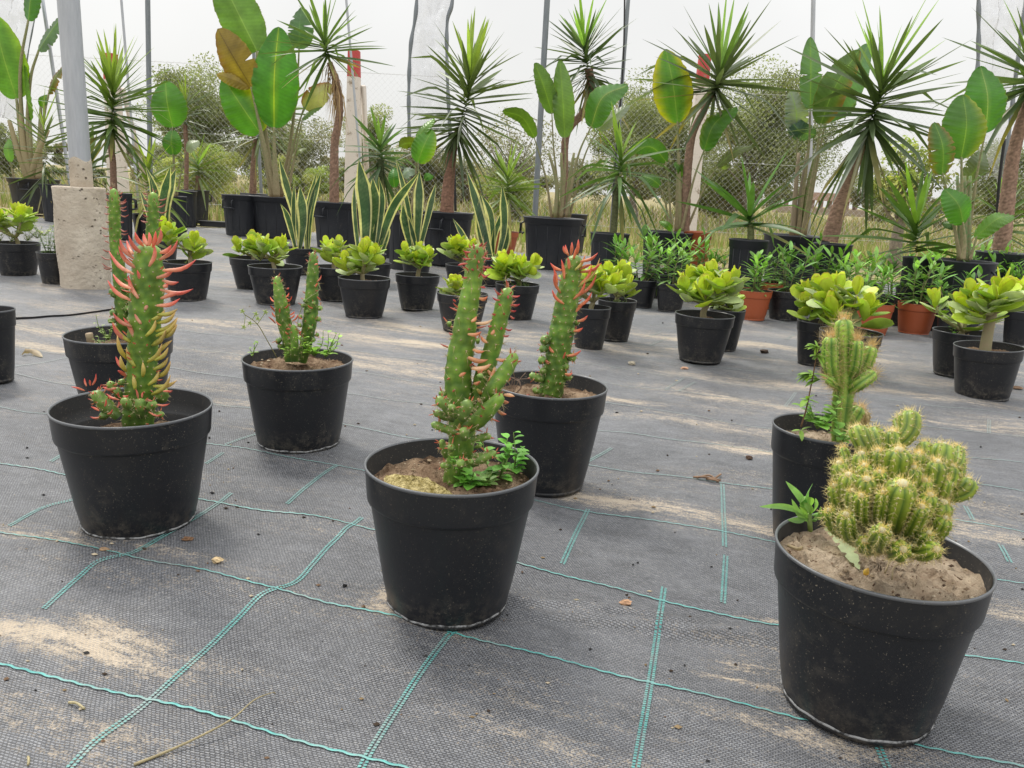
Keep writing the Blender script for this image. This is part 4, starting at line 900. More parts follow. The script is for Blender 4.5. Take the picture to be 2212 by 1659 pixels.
# ================================================================ PADDLE LEAVED PLANTS
def paddle(parent, bx, by, tx, ty, wv, D, root, col=(.075, .19, .035), mcol=None, arch=.06, yaw=0., fold=.18, tears=0, seed=0, kind='paddle', rib=(.22, .34, .07), stalkw=5, dz=0., both=True, bend=None, side2=None, scol=(.16, .22, .08)):
    rs = np.random.RandomState(seed); D2 = D+dz; b, e_ = AT(bx, by, D2), AT(tx, ty, D2+arch*.5); n = 90; mid = (b+e_)/2
    if bend: mid = AT(*bend, D2)
    P = resample([b, mid-Fw*arch*.6, e_], n); t = np.linspace(0, 1, n); T = np.gradient(P, axis=0); T /= np.linalg.norm(T, axis=1)[:, None]
    s0 = np.cross(nrm(e_-b), Fw); s0 = nrm(s0)*math.cos(yaw)+Fw*math.sin(yaw); s_ = s0-T*(T @ s0)[:, None]; s_ /= np.linalg.norm(s_, axis=1)[:, None]; up = np.cross(s_, T)
    hw = px(wv, dep(b))/2*wprof(n, kind)/max(.3, math.cos(yaw)); u = A1([-1, -.93, -.75, -.5, -.25, -.035, 0, .035, .25, .5, .75, .93, 1]); W_ = np.repeat(hw[:, None], 13, 1)
    W_ = W_*(1+.015*np.sin(t*37+seed)+.01*rs.randn(n))[:, None]
    for k in range(tears):
        i = rs.randint(12, n-12); sgn = slice(0, 6) if rs.rand() < .5 else slice(7, 13); dpt = rs.uniform(.25, .75); wdt = rs.randint(1, 3)
        for q in range(-wdt, wdt+1):
            if 0 < i+q < n: W_[i+q, sgn] *= 1-dpt*(1-abs(q)/(wdt+1.))
    vein = np.sin(t[:, None]*150-np.abs(u)[None, :]*14); ripple = .0035*np.sin(t[:, None]*60-np.abs(u)[None, :]*8+seed)*np.abs(u)[None, :]
    V = P[:, None]+s_[:, None]*(u[None, :]*W_)[..., None]*math.cos(fold)+up[:, None]*(np.abs(u)[None, :]*W_*math.sin(fold)+ripple+.0006*vein)[..., None]
    C_ = A1(col)*.93*(1+.085*vein[..., None])*(1+.10*np.sin(7*t+seed))[:, None, None]; C_[:, 6] = A1(rib); C_[:, 5] = C_[:, 5]*.8+A1(rib)*.2; C_[:, 7] = C_[:, 7]*.8+A1(rib)*.2
    if mcol is not None:
        for j, k in ((0, 1), (1, .95), (2, .55), (3, .12), (12, 1), (11, .95), (10, .5), (9, .1)):
            ok = (j < 6) if mcol[1] == 'l' else ((j > 6) if mcol[1] == 'r' else True)
            if ok: C_[:, j] = C_[:, j]*(1-k)+A1(mcol[0])*k
    for j in (0, 12): C_[:, j] = C_[:, j]*.7+A1([.3, .2, .04])*.3
    mb = MB(); mb.grid(V, C_); o = mb.build('leaf', M['paddle'], parent)
    if root is not None:
        rp = [AT(q[0], q[1], D) for q in root]; pts = [b+T[0]*.01]+[q for q in rp]
        SP = resample(pts, 24); r = np.linspace(px(stalkw*.55, D)/2, px(stalkw*1.5, D)/2, 24); mb = MB(); tube(mb, SP, r, 8, np.linspace(0, 1, 24)[:, None]*(A1([.25, .2, .11])-A1(scol))+A1(scol)); mb.build('stalk', M['bark2'], o)
    return o
# ================================================================ FRONT CACTUS POTS
CG = 'potted finger cacti'
col1 = (YEL, (.55, .18, .08), RED, (.62, .06, .035))
# 1 left front
p = plant_pot(287, 877, 360, .191, 'potted_cactus', 'left front pot: stout cactus stem bristling with long red and yellow fleshy leaves', 'potted cactus', CG, .73, .70, foot=True, seed=1)
D = p.D-.01
main = [(298, 925, 64), (302, 850, 62), (306, 790, 60), (309, 740, 62), (313, 690, 66), (317, 640, 68), (319, 595, 66), (320, 560, 58), (321, 534, 48), (321, 524, 36)]
idt = lambda x, y: (x, y)
cactus_plant(p, idt, D, [main], [], [], 6, (ORG_, PEA, RED), 10, .35, (.22, .010), tops=False)
RO, YG, OR = ((.72, .32, .20), (.62, .08, .07)), ((.46, .50, .08), (.64, .46, .18)), ((.74, .42, .27), (.66, .11, .10))
LA = [(1230, 860, 1110, 705), (1150, 900, 1035, 735), (1180, 990, 1025, 795), (1140, 1030, 940, 840), (1235, 790, 1165, 675), (1145, 860, 1095, 750), (1270, 790, 1240, 690), (1290, 790, 1287, 680), (1320, 800, 1345, 670), (1355, 780, 1390, 650), (1290, 965, 1330, 780), (1390, 855, 1480, 790), (1385, 910, 1535, 745), (1420, 1005, 1695, 915), (1360, 1070, 1505, 985), (1410, 1095, 1545, 1110), (1410, 1150, 1450, 1125), (1400, 1175, 1670, 1168), (1400, 1250, 1580, 1200), (1365, 1310, 1555, 1250), (1255, 1110, 1185, 1005), (1190, 1240, 1110, 1050), (1120, 1260, 930, 1095), (1125, 1160, 975, 1040), (1255, 1345, 1270, 1265), (1215, 1465, 1170, 1345), (1130, 1490, 975, 1375), (1160, 1590, 1065, 1415), (1120, 1620, 970, 1460)]
LA2 = [(1320, 1430, 1425, 1350), (1370, 1460, 1515, 1370), (1370, 1390, 1535, 1340), (1265, 1570, 1345, 1430), (1355, 1530, 1535, 1415), (1320, 1650, 1435, 1515), (1390, 1590, 1530, 1475)]
LB = [(820, 330, 760, 180), (875, 380, 820, 260), (815, 410, 780, 315), (925, 445, 925, 355), (960, 350, 1050, 235), (1000, 400, 1090, 325), (1020, 450, 1105, 350), (1020, 300, 1115, 215), (965, 500, 1030, 410), (990, 560, 1105, 440), (875, 530, 862, 440), (1010, 340, 1090, 260), (1000, 510, 1145, 475), (1020, 180, 1150, 70), (1000, 230, 1070, 150), (1040, 190, 1145, 110), (840, 220, 735, 100)]
LBR = [(810, 400, 750, 320), (815, 445, 762, 410), (745, 525, 665, 515)]
mb = MB(); fleaves(mb, D, FA, LA, 9.2, *OR, 1, dz=-.022); fleaves(mb, D, FA, LA2, 9.4, *YG, 2, dz=-.026); fleaves(mb, D, FB, LB, 9.6, *YG, 3, dz=-.026); fleaves(mb, D, FB, LBR, 8, *RO, 4)
mb.build('leaves', M['fleshy'], p.t)
buds = [(770, 715, 600, 545, 30), (715, 690, 640, 610, 24), (850, 660, 790, 590, 22), (910, 715, 908, 590, 25), (690, 715, 655, 680, 26), (1045, 610, 1050, 520, 30), (960, 660, 1010, 615, 22), (740, 540, 705, 480, 18), (800, 500, 775, 470, 16), (1000, 700, 1060, 690, 14), (790, 600, 745, 520, 18)]
for i, b in enumerate(buds):
    mbs, mbd, mbn, mbl = MB(), MB(), MB(), MB()
    dd = D-.045+(.03 if i in (5, 7, 8, 10) else 0); bud(mbs, mbd, mbn, mbl, AT(*FB(b[0], b[1]), dd), AT(*FB(b[2], b[3]), dd-.004), px(b[4], dd)/2, 80+i, .7)
    so = mbs.build('offshoot', M['cactus'], p.t); mbd.build('areoles', M['spine'], so); mbn.build('spines', M['spine'], so, smooth=False)
    if mbl.n: mbl.build('leaflets', M['fleshy'], so)
mbl = MB()
fleaves(mbl, D-.05, FB, [(545, 540, 460, 515), (560, 510, 548, 460), (600, 500, 622, 430), (585, 505, 580, 470), (600, 560, 605, 545), (640, 715, 585, 710), (640, 670, 590, 645), (680, 640, 688, 595), (770, 570, 765, 550), (800, 575, 830, 570), (895, 590, 880, 530), (920, 585, 925, 550), (760, 650, 770, 610), (970, 680, 1055, 690), (1020, 630, 1100, 625), (1060, 545, 1110, 545), (960, 600, 990, 605), (700, 690, 730, 660), (750, 590, 690, 560), (770, 600, 705, 590)], 4.5, *RO, 5)
mbl.build('short_red_leaves', M['fleshy'], p.t)
# 2 behind it
p = plant_pot(258, 722, 243, .185, 'potted_cactus', 'second pot from left: two thin dark cactus stems behind the red leaved one', 'potted cactus', CG, .73, .80, seed=2)
D = p.D
s1 = [(1060, 1530, 100), (1060, 1400, 120), (1055, 1250, 125), (1040, 1100, 120), (1020, 950, 105), (1000, 800, 95), (990, 600, 96), (988, 420, 92), (985, 340, 72), (985, 300, 50)]
s2 = [(1180, 1500, 100), (1240, 1200, 110), (1290, 950, 105), (1308, 750, 100), (1318, 600, 100), (1325, 450, 95), (1325, 370, 80), (1325, 330, 50)]
l2 = [(945, 410, 905, 398), (940, 465, 905, 455), (945, 520, 900, 515), (945, 590, 910, 587), (940, 650, 875, 632), (945, 710, 885, 700), (945, 775, 900, 752), (950, 845, 885, 825), (955, 915, 870, 882), (965, 990, 880, 945), (960, 995, 890, 985), (1035, 420, 1090, 390), (1035, 435, 1095, 408), (1040, 470, 1095, 455), (1040, 480, 1098, 487), (1040, 530, 1115, 525), (1040, 590, 1072, 590), (1040, 650, 1100, 665), (1045, 690, 1110, 685), (1045, 750, 1110, 765), (1030, 350, 1060, 330), (1275, 355, 1235, 335), (1278, 400, 1240, 380), (1280, 460, 1235, 440), (1280, 500, 1230, 485), (1280, 545, 1235, 525), (1275, 590, 1215, 575), (1370, 400, 1445, 380), (1365, 460, 1430, 430), (1365, 500, 1450, 490), (1365, 570, 1410, 575), (1355, 660, 1390, 630), (1000, 760, 980, 745), (1020, 870, 1015, 850)]
cactus_plant(p, FA, D, [s1, s2], [(1000, 1240, 950, 1170, 14), (1010, 1380, 945, 1370, 14), (1060, 1180, 1110, 1140, 14), (1000, 1450, 930, 1440, 12), (1080, 1350, 1120, 1330, 13)], l2, 3.2, ((.45, .25, .18), (.5, .2, .12), (.42, .09, .08)), 20, 1.2, (.1, .008))
mb = MB(); P = resample([p.top(-.45, -.2), p.top(-.47, -.25)+A1([0, 0, .04])], 5); tube(mb, P, .008, 7, (.3, .22, .15)); P = resample([p.top(-.45, -.2)+A1([0, 0, .02]), p.top(-.33, -.25)+A1([0, 0, .006])], 5); tube(mb, P, .006, 7, (.28, .2, .14)); mb.build('dead_stub', M['bark2'], p.t)
weed(p.t, p.top(-.1, -.5), .035, 5, 5, .014, .008, (.3, .42, .12), 3); weed(p.t, p.top(-.05, -.35)+A1([0, 0, .03]), .05, 4, 5, .014, .008, (.34, .45, .16), 4)
# 3 middle left
p = plant_pot(644, 775, 243, .183, 'potted_cactus', 'pot with two slim bumpy stems, a short one and thin flowering weeds, middle left', 'potted cactus', CG, .76, .88, foot=True, seed=3)
D = p.D
cactus_plant(p, FD3, D, [[(525, 850, 80), (515, 760, 80), (500, 650, 95), (475, 550, 105), (460, 450, 100), (448, 380, 85), (436, 310, 68), (430, 260, 50), (430, 235, 36)],
                      [(600, 850, 80), (630, 760, 85), (648, 660, 98), (666, 550, 102), (675, 450, 95), (680, 340, 90), (685, 230, 84), (689, 140, 68), (690, 90, 50), (690, 62, 34)],
                      [(555, 850, 56, -.03), (555, 740, 58, -.03), (550, 640, 54, -.03), (546, 585, 34, -.03)]],
             [(640, 425, 622, 405, 9), (625, 455, 605, 445, 9), (725, 475, 750, 462, 11), (715, 555, 738, 540, 11), (650, 500, 648, 485, 9), (670, 620, 672, 600, 10), (705, 665, 728, 655, 8), (685, 700, 700, 692, 9), (600, 540, 590, 520, 9), (450, 710, 425, 690, 15), (690, 440, 694, 425, 9), (600, 600, 582, 580, 9), (470, 740, 430, 745, 12), (620, 700, 600, 690, 10)],
             [(405, 420, 378, 385), (410, 490, 378, 450), (415, 530, 392, 495), (415, 575, 365, 530), (455, 590, 420, 560), (447, 500, 447, 470), (490, 390, 515, 355), (505, 420, 535, 380), (485, 465, 510, 435), (520, 515, 555, 490), (525, 540, 555, 510), (718, 275, 748, 230), (705, 315, 722, 285), (738, 410, 715, 385), (690, 465, 650, 445), (610, 545, 575, 520), (590, 630, 560, 600), (575, 635, 605, 630), (525, 620, 490, 620), (700, 155, 725, 150), (540, 560, 580, 510), (490, 640, 515, 655), (600, 660, 590, 640), (500, 330, 515, 325), (500, 400, 520, 405)],
             3.6, ((.70, .28, .15), (.62, .3, .2), (.55, .12, .08), (.65, .10, .06)), 30, 1.8, (.08, .007))
weed(p.t, AT(680, 770, D-.04), .045, 6, 6, .017, .011, (.28, .48, .07), 5, .9); weed(p.t, AT(702, 772, D-.05), .05, 5, 6, .016, .010, (.30, .50, .10), 6, .7); weed(p.t, AT(622, 772, D-.05), .02, 3, 4, .013, .008, (.26, .45, .07), 7); weed(p.t, AT(545, 771, D-.05), .025, 3, 3, .014, .007, (.26, .42, .1), 8)
mb = MB(); P = resample([AT(598, 772, D-.03), AT(577, 735, D-.04), AT(556, 700, D-.04), AT(530, 680, D-.04)], 14); tube(mb, P, .0009, 5, (.3, .28, .14))
for q in ((556, 700, 540, 698), (556, 700, 574, 674), (545, 690, 553, 678), (530, 682, 527, 706), (530, 682, 524, 672)): tube(mb, resample([AT(q[0], q[1], D-.04), AT(q[2], q[3], D-.045)], 5), .0006, 4, (.35, .4, .15))
for q in ((524, 672), (527, 706), (540, 698), (574, 674), (553, 678), (557, 688)):
    c_ = AT(*q, D-.045)
    for k in range(5): spike(mb, c_, A1([math.cos(k*1.3), -.3, math.sin(k*1.3)]), .007, .0014, (.4, .5, .14), (.55, .62, .3), M=5)
tube(mb, resample([AT(655, 760, D-.03), AT(643, 700, D-.04), AT(660, 650, D-.05), AT(690, 628, D-.04), AT(688, 612, D-.04)], 16), .0007, 5, (.35, .38, .2)); mb.build('flowering_weed', M['weed'], p.t)
# 4 front middle
p = plant_pot(978, 1003, 371, .197, 'potted_cactus', 'front middle pot: tall branching cactus beside a patch of pale moss', 'potted cactus', CG, .72, .86, foot=True, seed=4)
D = p.D-.005
main = [(595, 1640, 140), (600, 1540, 150), (625, 1400, 160), (635, 1300, 162), (640, 1150, 168), (622, 1020, 170), (615, 930, 165), (625, 800, 160), (650, 650, 148), (672, 500, 126), (700, 350, 116), (718, 220, 110), (730, 130, 88), (735, 85, 60)]
br2 = [(700, 1150, 90), (730, 1040, 90), (770, 900, 108), (820, 750, 108), (860, 600, 104), (895, 460, 98), (920, 385, 78), (931, 352, 50)]
br3 = [(730, 1130, 70, -.01), (790, 1050, 85, -.02), (835, 970, 98, -.03), (900, 880, 94, -.03), (950, 800, 74, -.03), (972, 757, 44, -.03)]
br4 = [(670, 1220, 80, -.02), (740, 1170, 100, -.035), (800, 1110, 102, -.04), (865, 1040, 76, -.045), (886, 1008, 48, -.045)]
pinks = ((.72, .45, .24), (.62, .25, .12), (.42, .05, .06), (.68, .22, .12))
l4 = [(730, 572, 830, 548, ((.75, .55, .34), (.72, .5, .3))), (680, 640, 760, 625), (790, 690, 755, 650), (710, 735, 778, 745), (685, 785, 800, 797, ((.75, .42, .22), (.7, .3, .16)), 11), (705, 850, 820, 825, ((.76, .55, .34), (.72, .42, .24)), 11), (625, 900, 665, 878), (800, 865, 850, 900), (855, 795, 925, 790), (715, 945, 750, 930), (735, 980, 780, 1010, ((.4, .4, .1), (.65, .12, .08))), (790, 1000, 830, 1030), (900, 1015, 965, 1025, ((.75, .55, .34), (.7, .48, .3))), (890, 1050, 930, 1060), (860, 1110, 915, 1135), (810, 1130, 825, 1180), (615, 1232, 625, 1190, ((.7, .55, .2), (.66, .4, .16)), 9), (830, 965, 850, 955), (750, 420, 797, 408), (700, 560, 730, 530), (740, 1040, 790, 1060), (720, 1125, 755, 1118), (640, 1130, 640, 1160), (905, 920, 940, 910), (760, 880, 735, 870), (840, 850, 800, 930), (820, 640, 838, 612)]
l4r = [(770, 220, 828, 225), (770, 165, 820, 170), (670, 205, 612, 216), (690, 133, 645, 122), (690, 175, 640, 170), (765, 240, 793, 252), (755, 350, 785, 355), (760, 270, 795, 285), (670, 290, 640, 285), (870, 430, 828, 412), (950, 405, 998, 402), (945, 455, 998, 453), (880, 458, 865, 450), (880, 395, 860, 380), (935, 490, 975, 495), (905, 605, 950, 610), (895, 650, 932, 648), (820, 590, 797, 588), (855, 510, 825, 512), (940, 530, 965, 540), (720, 100, 705, 85), (745, 95, 765, 75), (925, 420, 925, 400), (880, 610, 885, 595), (580, 640, 560, 630), (600, 440, 583, 430), (735, 135, 733, 115), (745, 195, 742, 175), (710, 245, 695, 240)]
bd = [(610, 1150, 480, 1030, 24, -.045), (590, 1170, 462, 1120, 18, -.035), (610, 1250, 448, 1192, 19, -.04), (640, 1170, 682, 1045, 27, -.06), (652, 1290, 655, 1215, 22, -.065), (700, 1290, 820, 1268, 17, -.03), (700, 1450, 850, 1365, 18, -.04), (540, 1400, 512, 1290, 15, -.03), (575, 1355, 570, 1330, 16, -.065), (570, 1455, 505, 1450, 14, -.04), (628, 1460, 630, 1418, 19, -.065), (700, 1395, 790, 1385, 13, -.03), (580, 1110, 575, 1080, 16, -.06), (560, 590, 562, 565, 10, -.02), (540, 1010, 495, 1005, 11, -.03), (755, 915, 750, 890, 13, -.05), (700, 1440, 690, 1420, 13, -.05), (735, 695, 740, 670, 9, -.02), (720, 1340, 760, 1325, 9, -.03)]
cactus_plant(p, FC, D, [main, br2, br3, br4], bd, l4, 8, pinks, 40, 2.4, (.12, .010))
mb = MB(); fleaves(mb, D, FC, l4r, 4.6, (.55, .2, .14), (.5, .03, .06), 9, dz=-.012); mb.build('red_leaves', M['fleshy'], p.t)
mb = MB(); c0 = p.top(-.40, -.36); nr, na = 16, 40; Pg = np.zeros((nr, na, 3)); a = np.linspace(0, 2*PI, na, endpoint=False); rs = np.random.RandomState(5)
for i in range(nr):
    q = i/(nr-1.); ex = p.R*.46*(1-q)*(1+.12*np.sin(3*a)+.08*np.sin(5*a+1)); ey = p.R*.28*(1-q)*(1+.1*np.sin(4*a+2)); an = -.45
    Pg[i, :, 0] = c0[0]+ex*np.cos(a)*math.cos(an)-ey*np.sin(a)*math.sin(an); Pg[i, :, 1] = c0[1]+ex*np.cos(a)*math.sin(an)+ey*np.sin(a)*math.cos(an); Pg[i, :, 2] = c0[2]+.001+.016*math.sin(q**.6*PI/2)+.0015*rs.randn(na)*(q > 0)
mb.grid(Pg, wrap=True); mb.build('moss', M['moss'], p.t)
weed(p.t, G(1010, 1055, .172), .040, 4, 7, .022, .012, (.17, .40, .06), 11, .5, 'green_weed'); weed(p.t, G(1078, 1040, .172), .048, 4, 7, .023, .012, (.16, .39, .06), 12, .6, 'green_weed')
weed(p.t, G(1110, 1025, .172), .058, 3, 8, .022, .012, (.16, .40, .06), 13, .4, 'green_weed'); weed(p.t, G(1040, 1052, .172), .02, 5, 5, .022, .010, (.18, .3, .08), 14, 1., 'green_weed')
# 5 behind right of it
p = plant_pot(1186, 830, 251, .197, 'potted_cactus', 'pot behind the middle one: leaning grey green stem with a red leaf crown', 'potted cactus', CG, .72, .86, seed=5)
D = p.D
st5 = [(1180, 1080, 140), (1185, 1020, 145), (1210, 900, 150), (1235, 750, 150), (1260, 600, 150), (1285, 450, 140), (1310, 300, 120), (1330, 210, 108), (1342, 165, 80), (1345, 150, 60)]
l5 = [(1290, 145, 1265, 95), (1295, 150, 1278, 88), (1312, 150, 1318, 72), (1330, 170, 1365, 85), (1350, 140, 1358, 55), (1300, 235, 1293, 165), (1375, 190, 1478, 138), (1270, 295, 1253, 180), (1250, 245, 1185, 200), (1375, 255, 1500, 200), (1370, 330, 1440, 215), (1360, 400, 1470, 265), (1330, 420, 1400, 310), (1370, 240, 1440, 210), (1245, 380, 1210, 260), (1265, 450, 1195, 365), (1225, 330, 1205, 235), (1360, 465, 1440, 380), (1345, 500, 1390, 450), (1355, 560, 1415, 525), (1330, 620, 1385, 600), (1205, 752, 1178, 715), (1235, 805, 1278, 750), (1290, 772, 1375, 740), (1175, 822, 1150, 785), (1280, 885, 1322, 878), (1365, 340, 1490, 170, ((.5, .5, .12), (.6, .4, .14)), 6.5), (1340, 240, 1400, 150, ((.5, .5, .12), (.65, .2, .08)), 6.5)]
bd = [(1170, 690, 1130, 660, 23), (1160, 740, 1125, 715, 20), (1150, 810, 1115, 790, 20), (1165, 875, 1120, 862, 15), (1140, 925, 1055, 890, 18), (1130, 995, 1075, 985, 15), (1290, 785, 1345, 780, 20), (1255, 845, 1300, 835, 15), (1270, 910, 1320, 903, 15), (1240, 940, 1260, 935, 13), (1310, 630, 1340, 610, 14), (1340, 580, 1362, 560, 11), (1212, 880, 1216, 865, 14)]
cactus_plant(p, FC, D, [st5], bd, l5, 7, ((.72, .34, .16), (.66, .36, .2), (.55, .1, .08), (.62, .07, .05)), 50, 1.6, (.10, .009), tops=False)
mb = MB(); rs = np.random.RandomState(3)
for k in range(16): 
    c_ = p.top(-.55+.5*rs.rand(), -.6+.4*rs.rand()); spike(mb, c_+A1([0, 0, .005]), A1([rs.randn(), rs.randn(), .15]), .025*rs.uniform(.5, 1.2), .002, (.5, .2, .14), (.45, .1, .08))
mb.build('fallen_leaves', M['fleshy'], p.t)
mb = MB()
for k in range(9):
    b = p.top(-.62, -.1); tube(mb, resample([b, b+A1([.02*rs.randn(), .01*rs.randn(), .03]), b+A1([.035*rs.randn(), .02*rs.randn(), .035+.02*rs.rand()])], 6), .0006, 4, (.28, .2, .16))
mb.build('dry_weed', M['weed'], p.t)

# ribbed spiny columns
def rib(mbs, mbd, mbn, P, R, seed, nr=6, tone=((.08, .19, .03), (.26, .37, .06)), spl=.018, den=.007, topn=60, amp=.16, gold=(.70, .56, .28)):
    L = np.linalg.norm(np.diff(P, axis=0), axis=1).sum(); n = max(16, min(90, int(L/.003))); C, r = resample(P, n, R); s_ = np.linspace(0, L, n)
    e_ = np.clip((L-s_)/(R[-1]*.95+1e-6), 0, 1); r = r*np.sqrt(np.clip(1-(1-e_)**2, .01, 1)); T, Nn, B = frames(C); a = np.linspace(0, 2*PI, nr*8, endpoint=False); rs = np.random.RandomState(seed)
    ph = rs.rand()*6; rb = 1-amp+2*amp*(np.abs(np.cos(nr/2*(a+ph))))**.8; bmp = 1+.07*np.sin(s_/den*2*PI)[:, None]*np.clip((rb[None, :]-1)/amp, 0, 1)
    rad = r[:, None]*(rb[None, :])*bmp; V = C[:, None]+rad[..., None]*(np.cos(a)[None, :, None]*Nn[:, None]+np.sin(a)[None, :, None]*B[:, None])
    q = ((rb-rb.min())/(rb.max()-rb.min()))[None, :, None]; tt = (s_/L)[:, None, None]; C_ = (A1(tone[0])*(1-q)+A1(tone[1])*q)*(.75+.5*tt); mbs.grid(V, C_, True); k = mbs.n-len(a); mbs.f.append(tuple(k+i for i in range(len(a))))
    for j in range(nr):
        aj = -ph+2*PI*j/nr
        for sa in np.arange(den, L, den):
            u = min(sa/L*(n-1), n-1.001); i = int(u); nv = math.cos(aj)*Nn[i]+math.sin(aj)*B[i]; p_ = C[i]*(1-(u-i))+C[i+1]*(u-i)+nv*r[i]*(1+amp)*.98
            mbd.add(p_+nv*.0004+A1([[1, 0, 0], [-1, 0, 0], [0, 1, 0], [0, -1, 0], [0, 0, 1], [0, 0, -1]])*.0013, [(0, 2, 4), (2, 1, 4), (1, 3, 4), (3, 0, 4), (2, 0, 5), (1, 2, 5), (3, 1, 5), (0, 3, 5)], A1([.60, .60, .36])*(.8+.3*rs.rand()))
            for _ in range(6): needle(mbn, p_, nv+.75*rs.randn(3)+T[i]*.3, spl*(.35+.65*rs.rand()), .00021, A1(gold)*(.75+.45*rs.rand()))
    for _ in range(int(topn*1.6)):
        b = C[-1]+(Nn[-1]*rs.randn()+B[-1]*rs.randn())*R[-1]*.32-T[-1]*.002; needle(mbn, b, T[-1]+.55*rs.randn(3), spl*(.5+.7*rs.rand()), .00024, A1(gold)*(.95+.4*rs.rand()))
    c_ = C[-1]; th = np.linspace(0, PI/2, 5); Pg = np.zeros((5, 10, 3)); aa = np.linspace(0, 2*PI, 10, endpoint=False)
    for i in range(5): Pg[i] = c_-T[-1]*.0015+(np.cos(aa)[:, None]*Nn[-1]+np.sin(aa)[:, None]*B[-1])*R[-1]*.42*math.cos(th[i])+T[-1]*.003*math.sin(th[i])
    mbd.grid(Pg, (.66, .64, .42), True)
# 6 candelabra column
p = plant_pot(1789, 925, 248, .195, 'potted_cactus', 'pot behind the clump on the right: ribbed column with short spiny arms', 'potted cactus', 'potted ribbed cacti', .73, .84, soil='sandsoil', seed=6)
D = p.D-.01
mbs, mbd, mbn = MB(), MB(), MB()
arms = [[(575, 860, 92), (578, 760, 98), (590, 640, 112), (600, 540, 120), (603, 440, 120), (600, 300, 110), (598, 200, 106), (598, 140, 90)],
        [(590, 560, 60), (540, 500, 80, -.01), (518, 400, 96, -.02), (517, 300, 98, -.02), (520, 245, 84, -.02)], [(620, 500, 60), (655, 430, 80, -.015), (670, 350, 82, -.02), (678, 265, 70, -.02)], [(620, 540, 60), (680, 470, 90, 0), (730, 390, 96, 0), (762, 300, 84, 0)],
        [(620, 570, 60), (680, 530, 84, -.02), (740, 490, 84, -.02), (785, 455, 70, -.02)], [(560, 540, 50), (520, 510, 60, -.02), (495, 490, 52, -.02)], [(640, 800, 50, .03), (655, 730, 90, .03), (700, 660, 90, .03)], [(560, 470, 60, .02), (570, 380, 70, .03), (580, 320, 60, .03)]]
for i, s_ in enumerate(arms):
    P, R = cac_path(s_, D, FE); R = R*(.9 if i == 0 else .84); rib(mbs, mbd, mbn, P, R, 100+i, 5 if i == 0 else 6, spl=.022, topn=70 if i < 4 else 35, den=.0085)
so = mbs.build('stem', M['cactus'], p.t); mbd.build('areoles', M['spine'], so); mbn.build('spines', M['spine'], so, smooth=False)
mbs, mbd, mbn = MB(), MB(), MB()
for i, s_ in enumerate([[(650, 790, 40, .05), (645, 700, 60, .05), (640, 630, 50, .05)], [(700, 820, 50, .04), (705, 730, 80, .04), (708, 680, 80, .04)]]):
    P, R = cac_path(s_, D, FE); rib(mbs, mbd, mbn, P, R, 130+i, 7, ((.15, .13, .05), (.33, .25, .12)), spl=.012, topn=40)
so = mbs.build('corky_offset', M['cactus'], p.t); mbn.build('spines', M['spine'], so, smooth=False)
f = FE
mb = MB()
tube(mb, resample([AT(*f(345, 780), D-.05), AT(*f(375, 680), D-.05), AT(*f(400, 560), D-.05), AT(*f(430, 400), D-.05), AT(*f(440, 300), D-.05)], 20), np.linspace(.0014, .0007, 20), 5, (.22, .12, .07))
rs = np.random.RandomState(8)
for (cx, cy, nn, ll) in ((440, 310, 16, .016), (440, 360, 12, .02), (410, 470, 20, .022), (460, 500, 10, .02), (380, 620, 8, .02), (395, 650, 6, .014), (345, 800, 8, .018)):
    c_ = AT(*f(cx, cy), D-.05)
    for k in range(nn):
        d = A1([rs.randn(), .4*rs.randn(), .35*rs.randn()]); l = ll*rs.uniform(.5, 1.3); tt = np.linspace(0, 1, 6)[:, None]; blade(mb, c_+nrm(d)*l*tt-A1([0, 0, 1])*.25*l*tt*tt, nrm(np.cross(nrm(d), [0, 0, 1.])), wprof(6, 'ovate')*l*.2, A1([.22, .36, .07])*rs.uniform(.7, 1.4), None, .2, 1)
mb.build('tall_weed', M['weed'], p.t)
weed(p.t, AT(*f(440, 790), D-.06), .03, 4, 6, .026, .014, (.22, .42, .08), 31, .9); weed(p.t, AT(*f(480, 760), D-.05), .05, 3, 6, .02, .011, (.2, .36, .07), 32, .5); weed(p.t, AT(*f(580, 870), D-.075), .03, 3, 4, .024, .014, (.20, .40, .08), 33, .8)
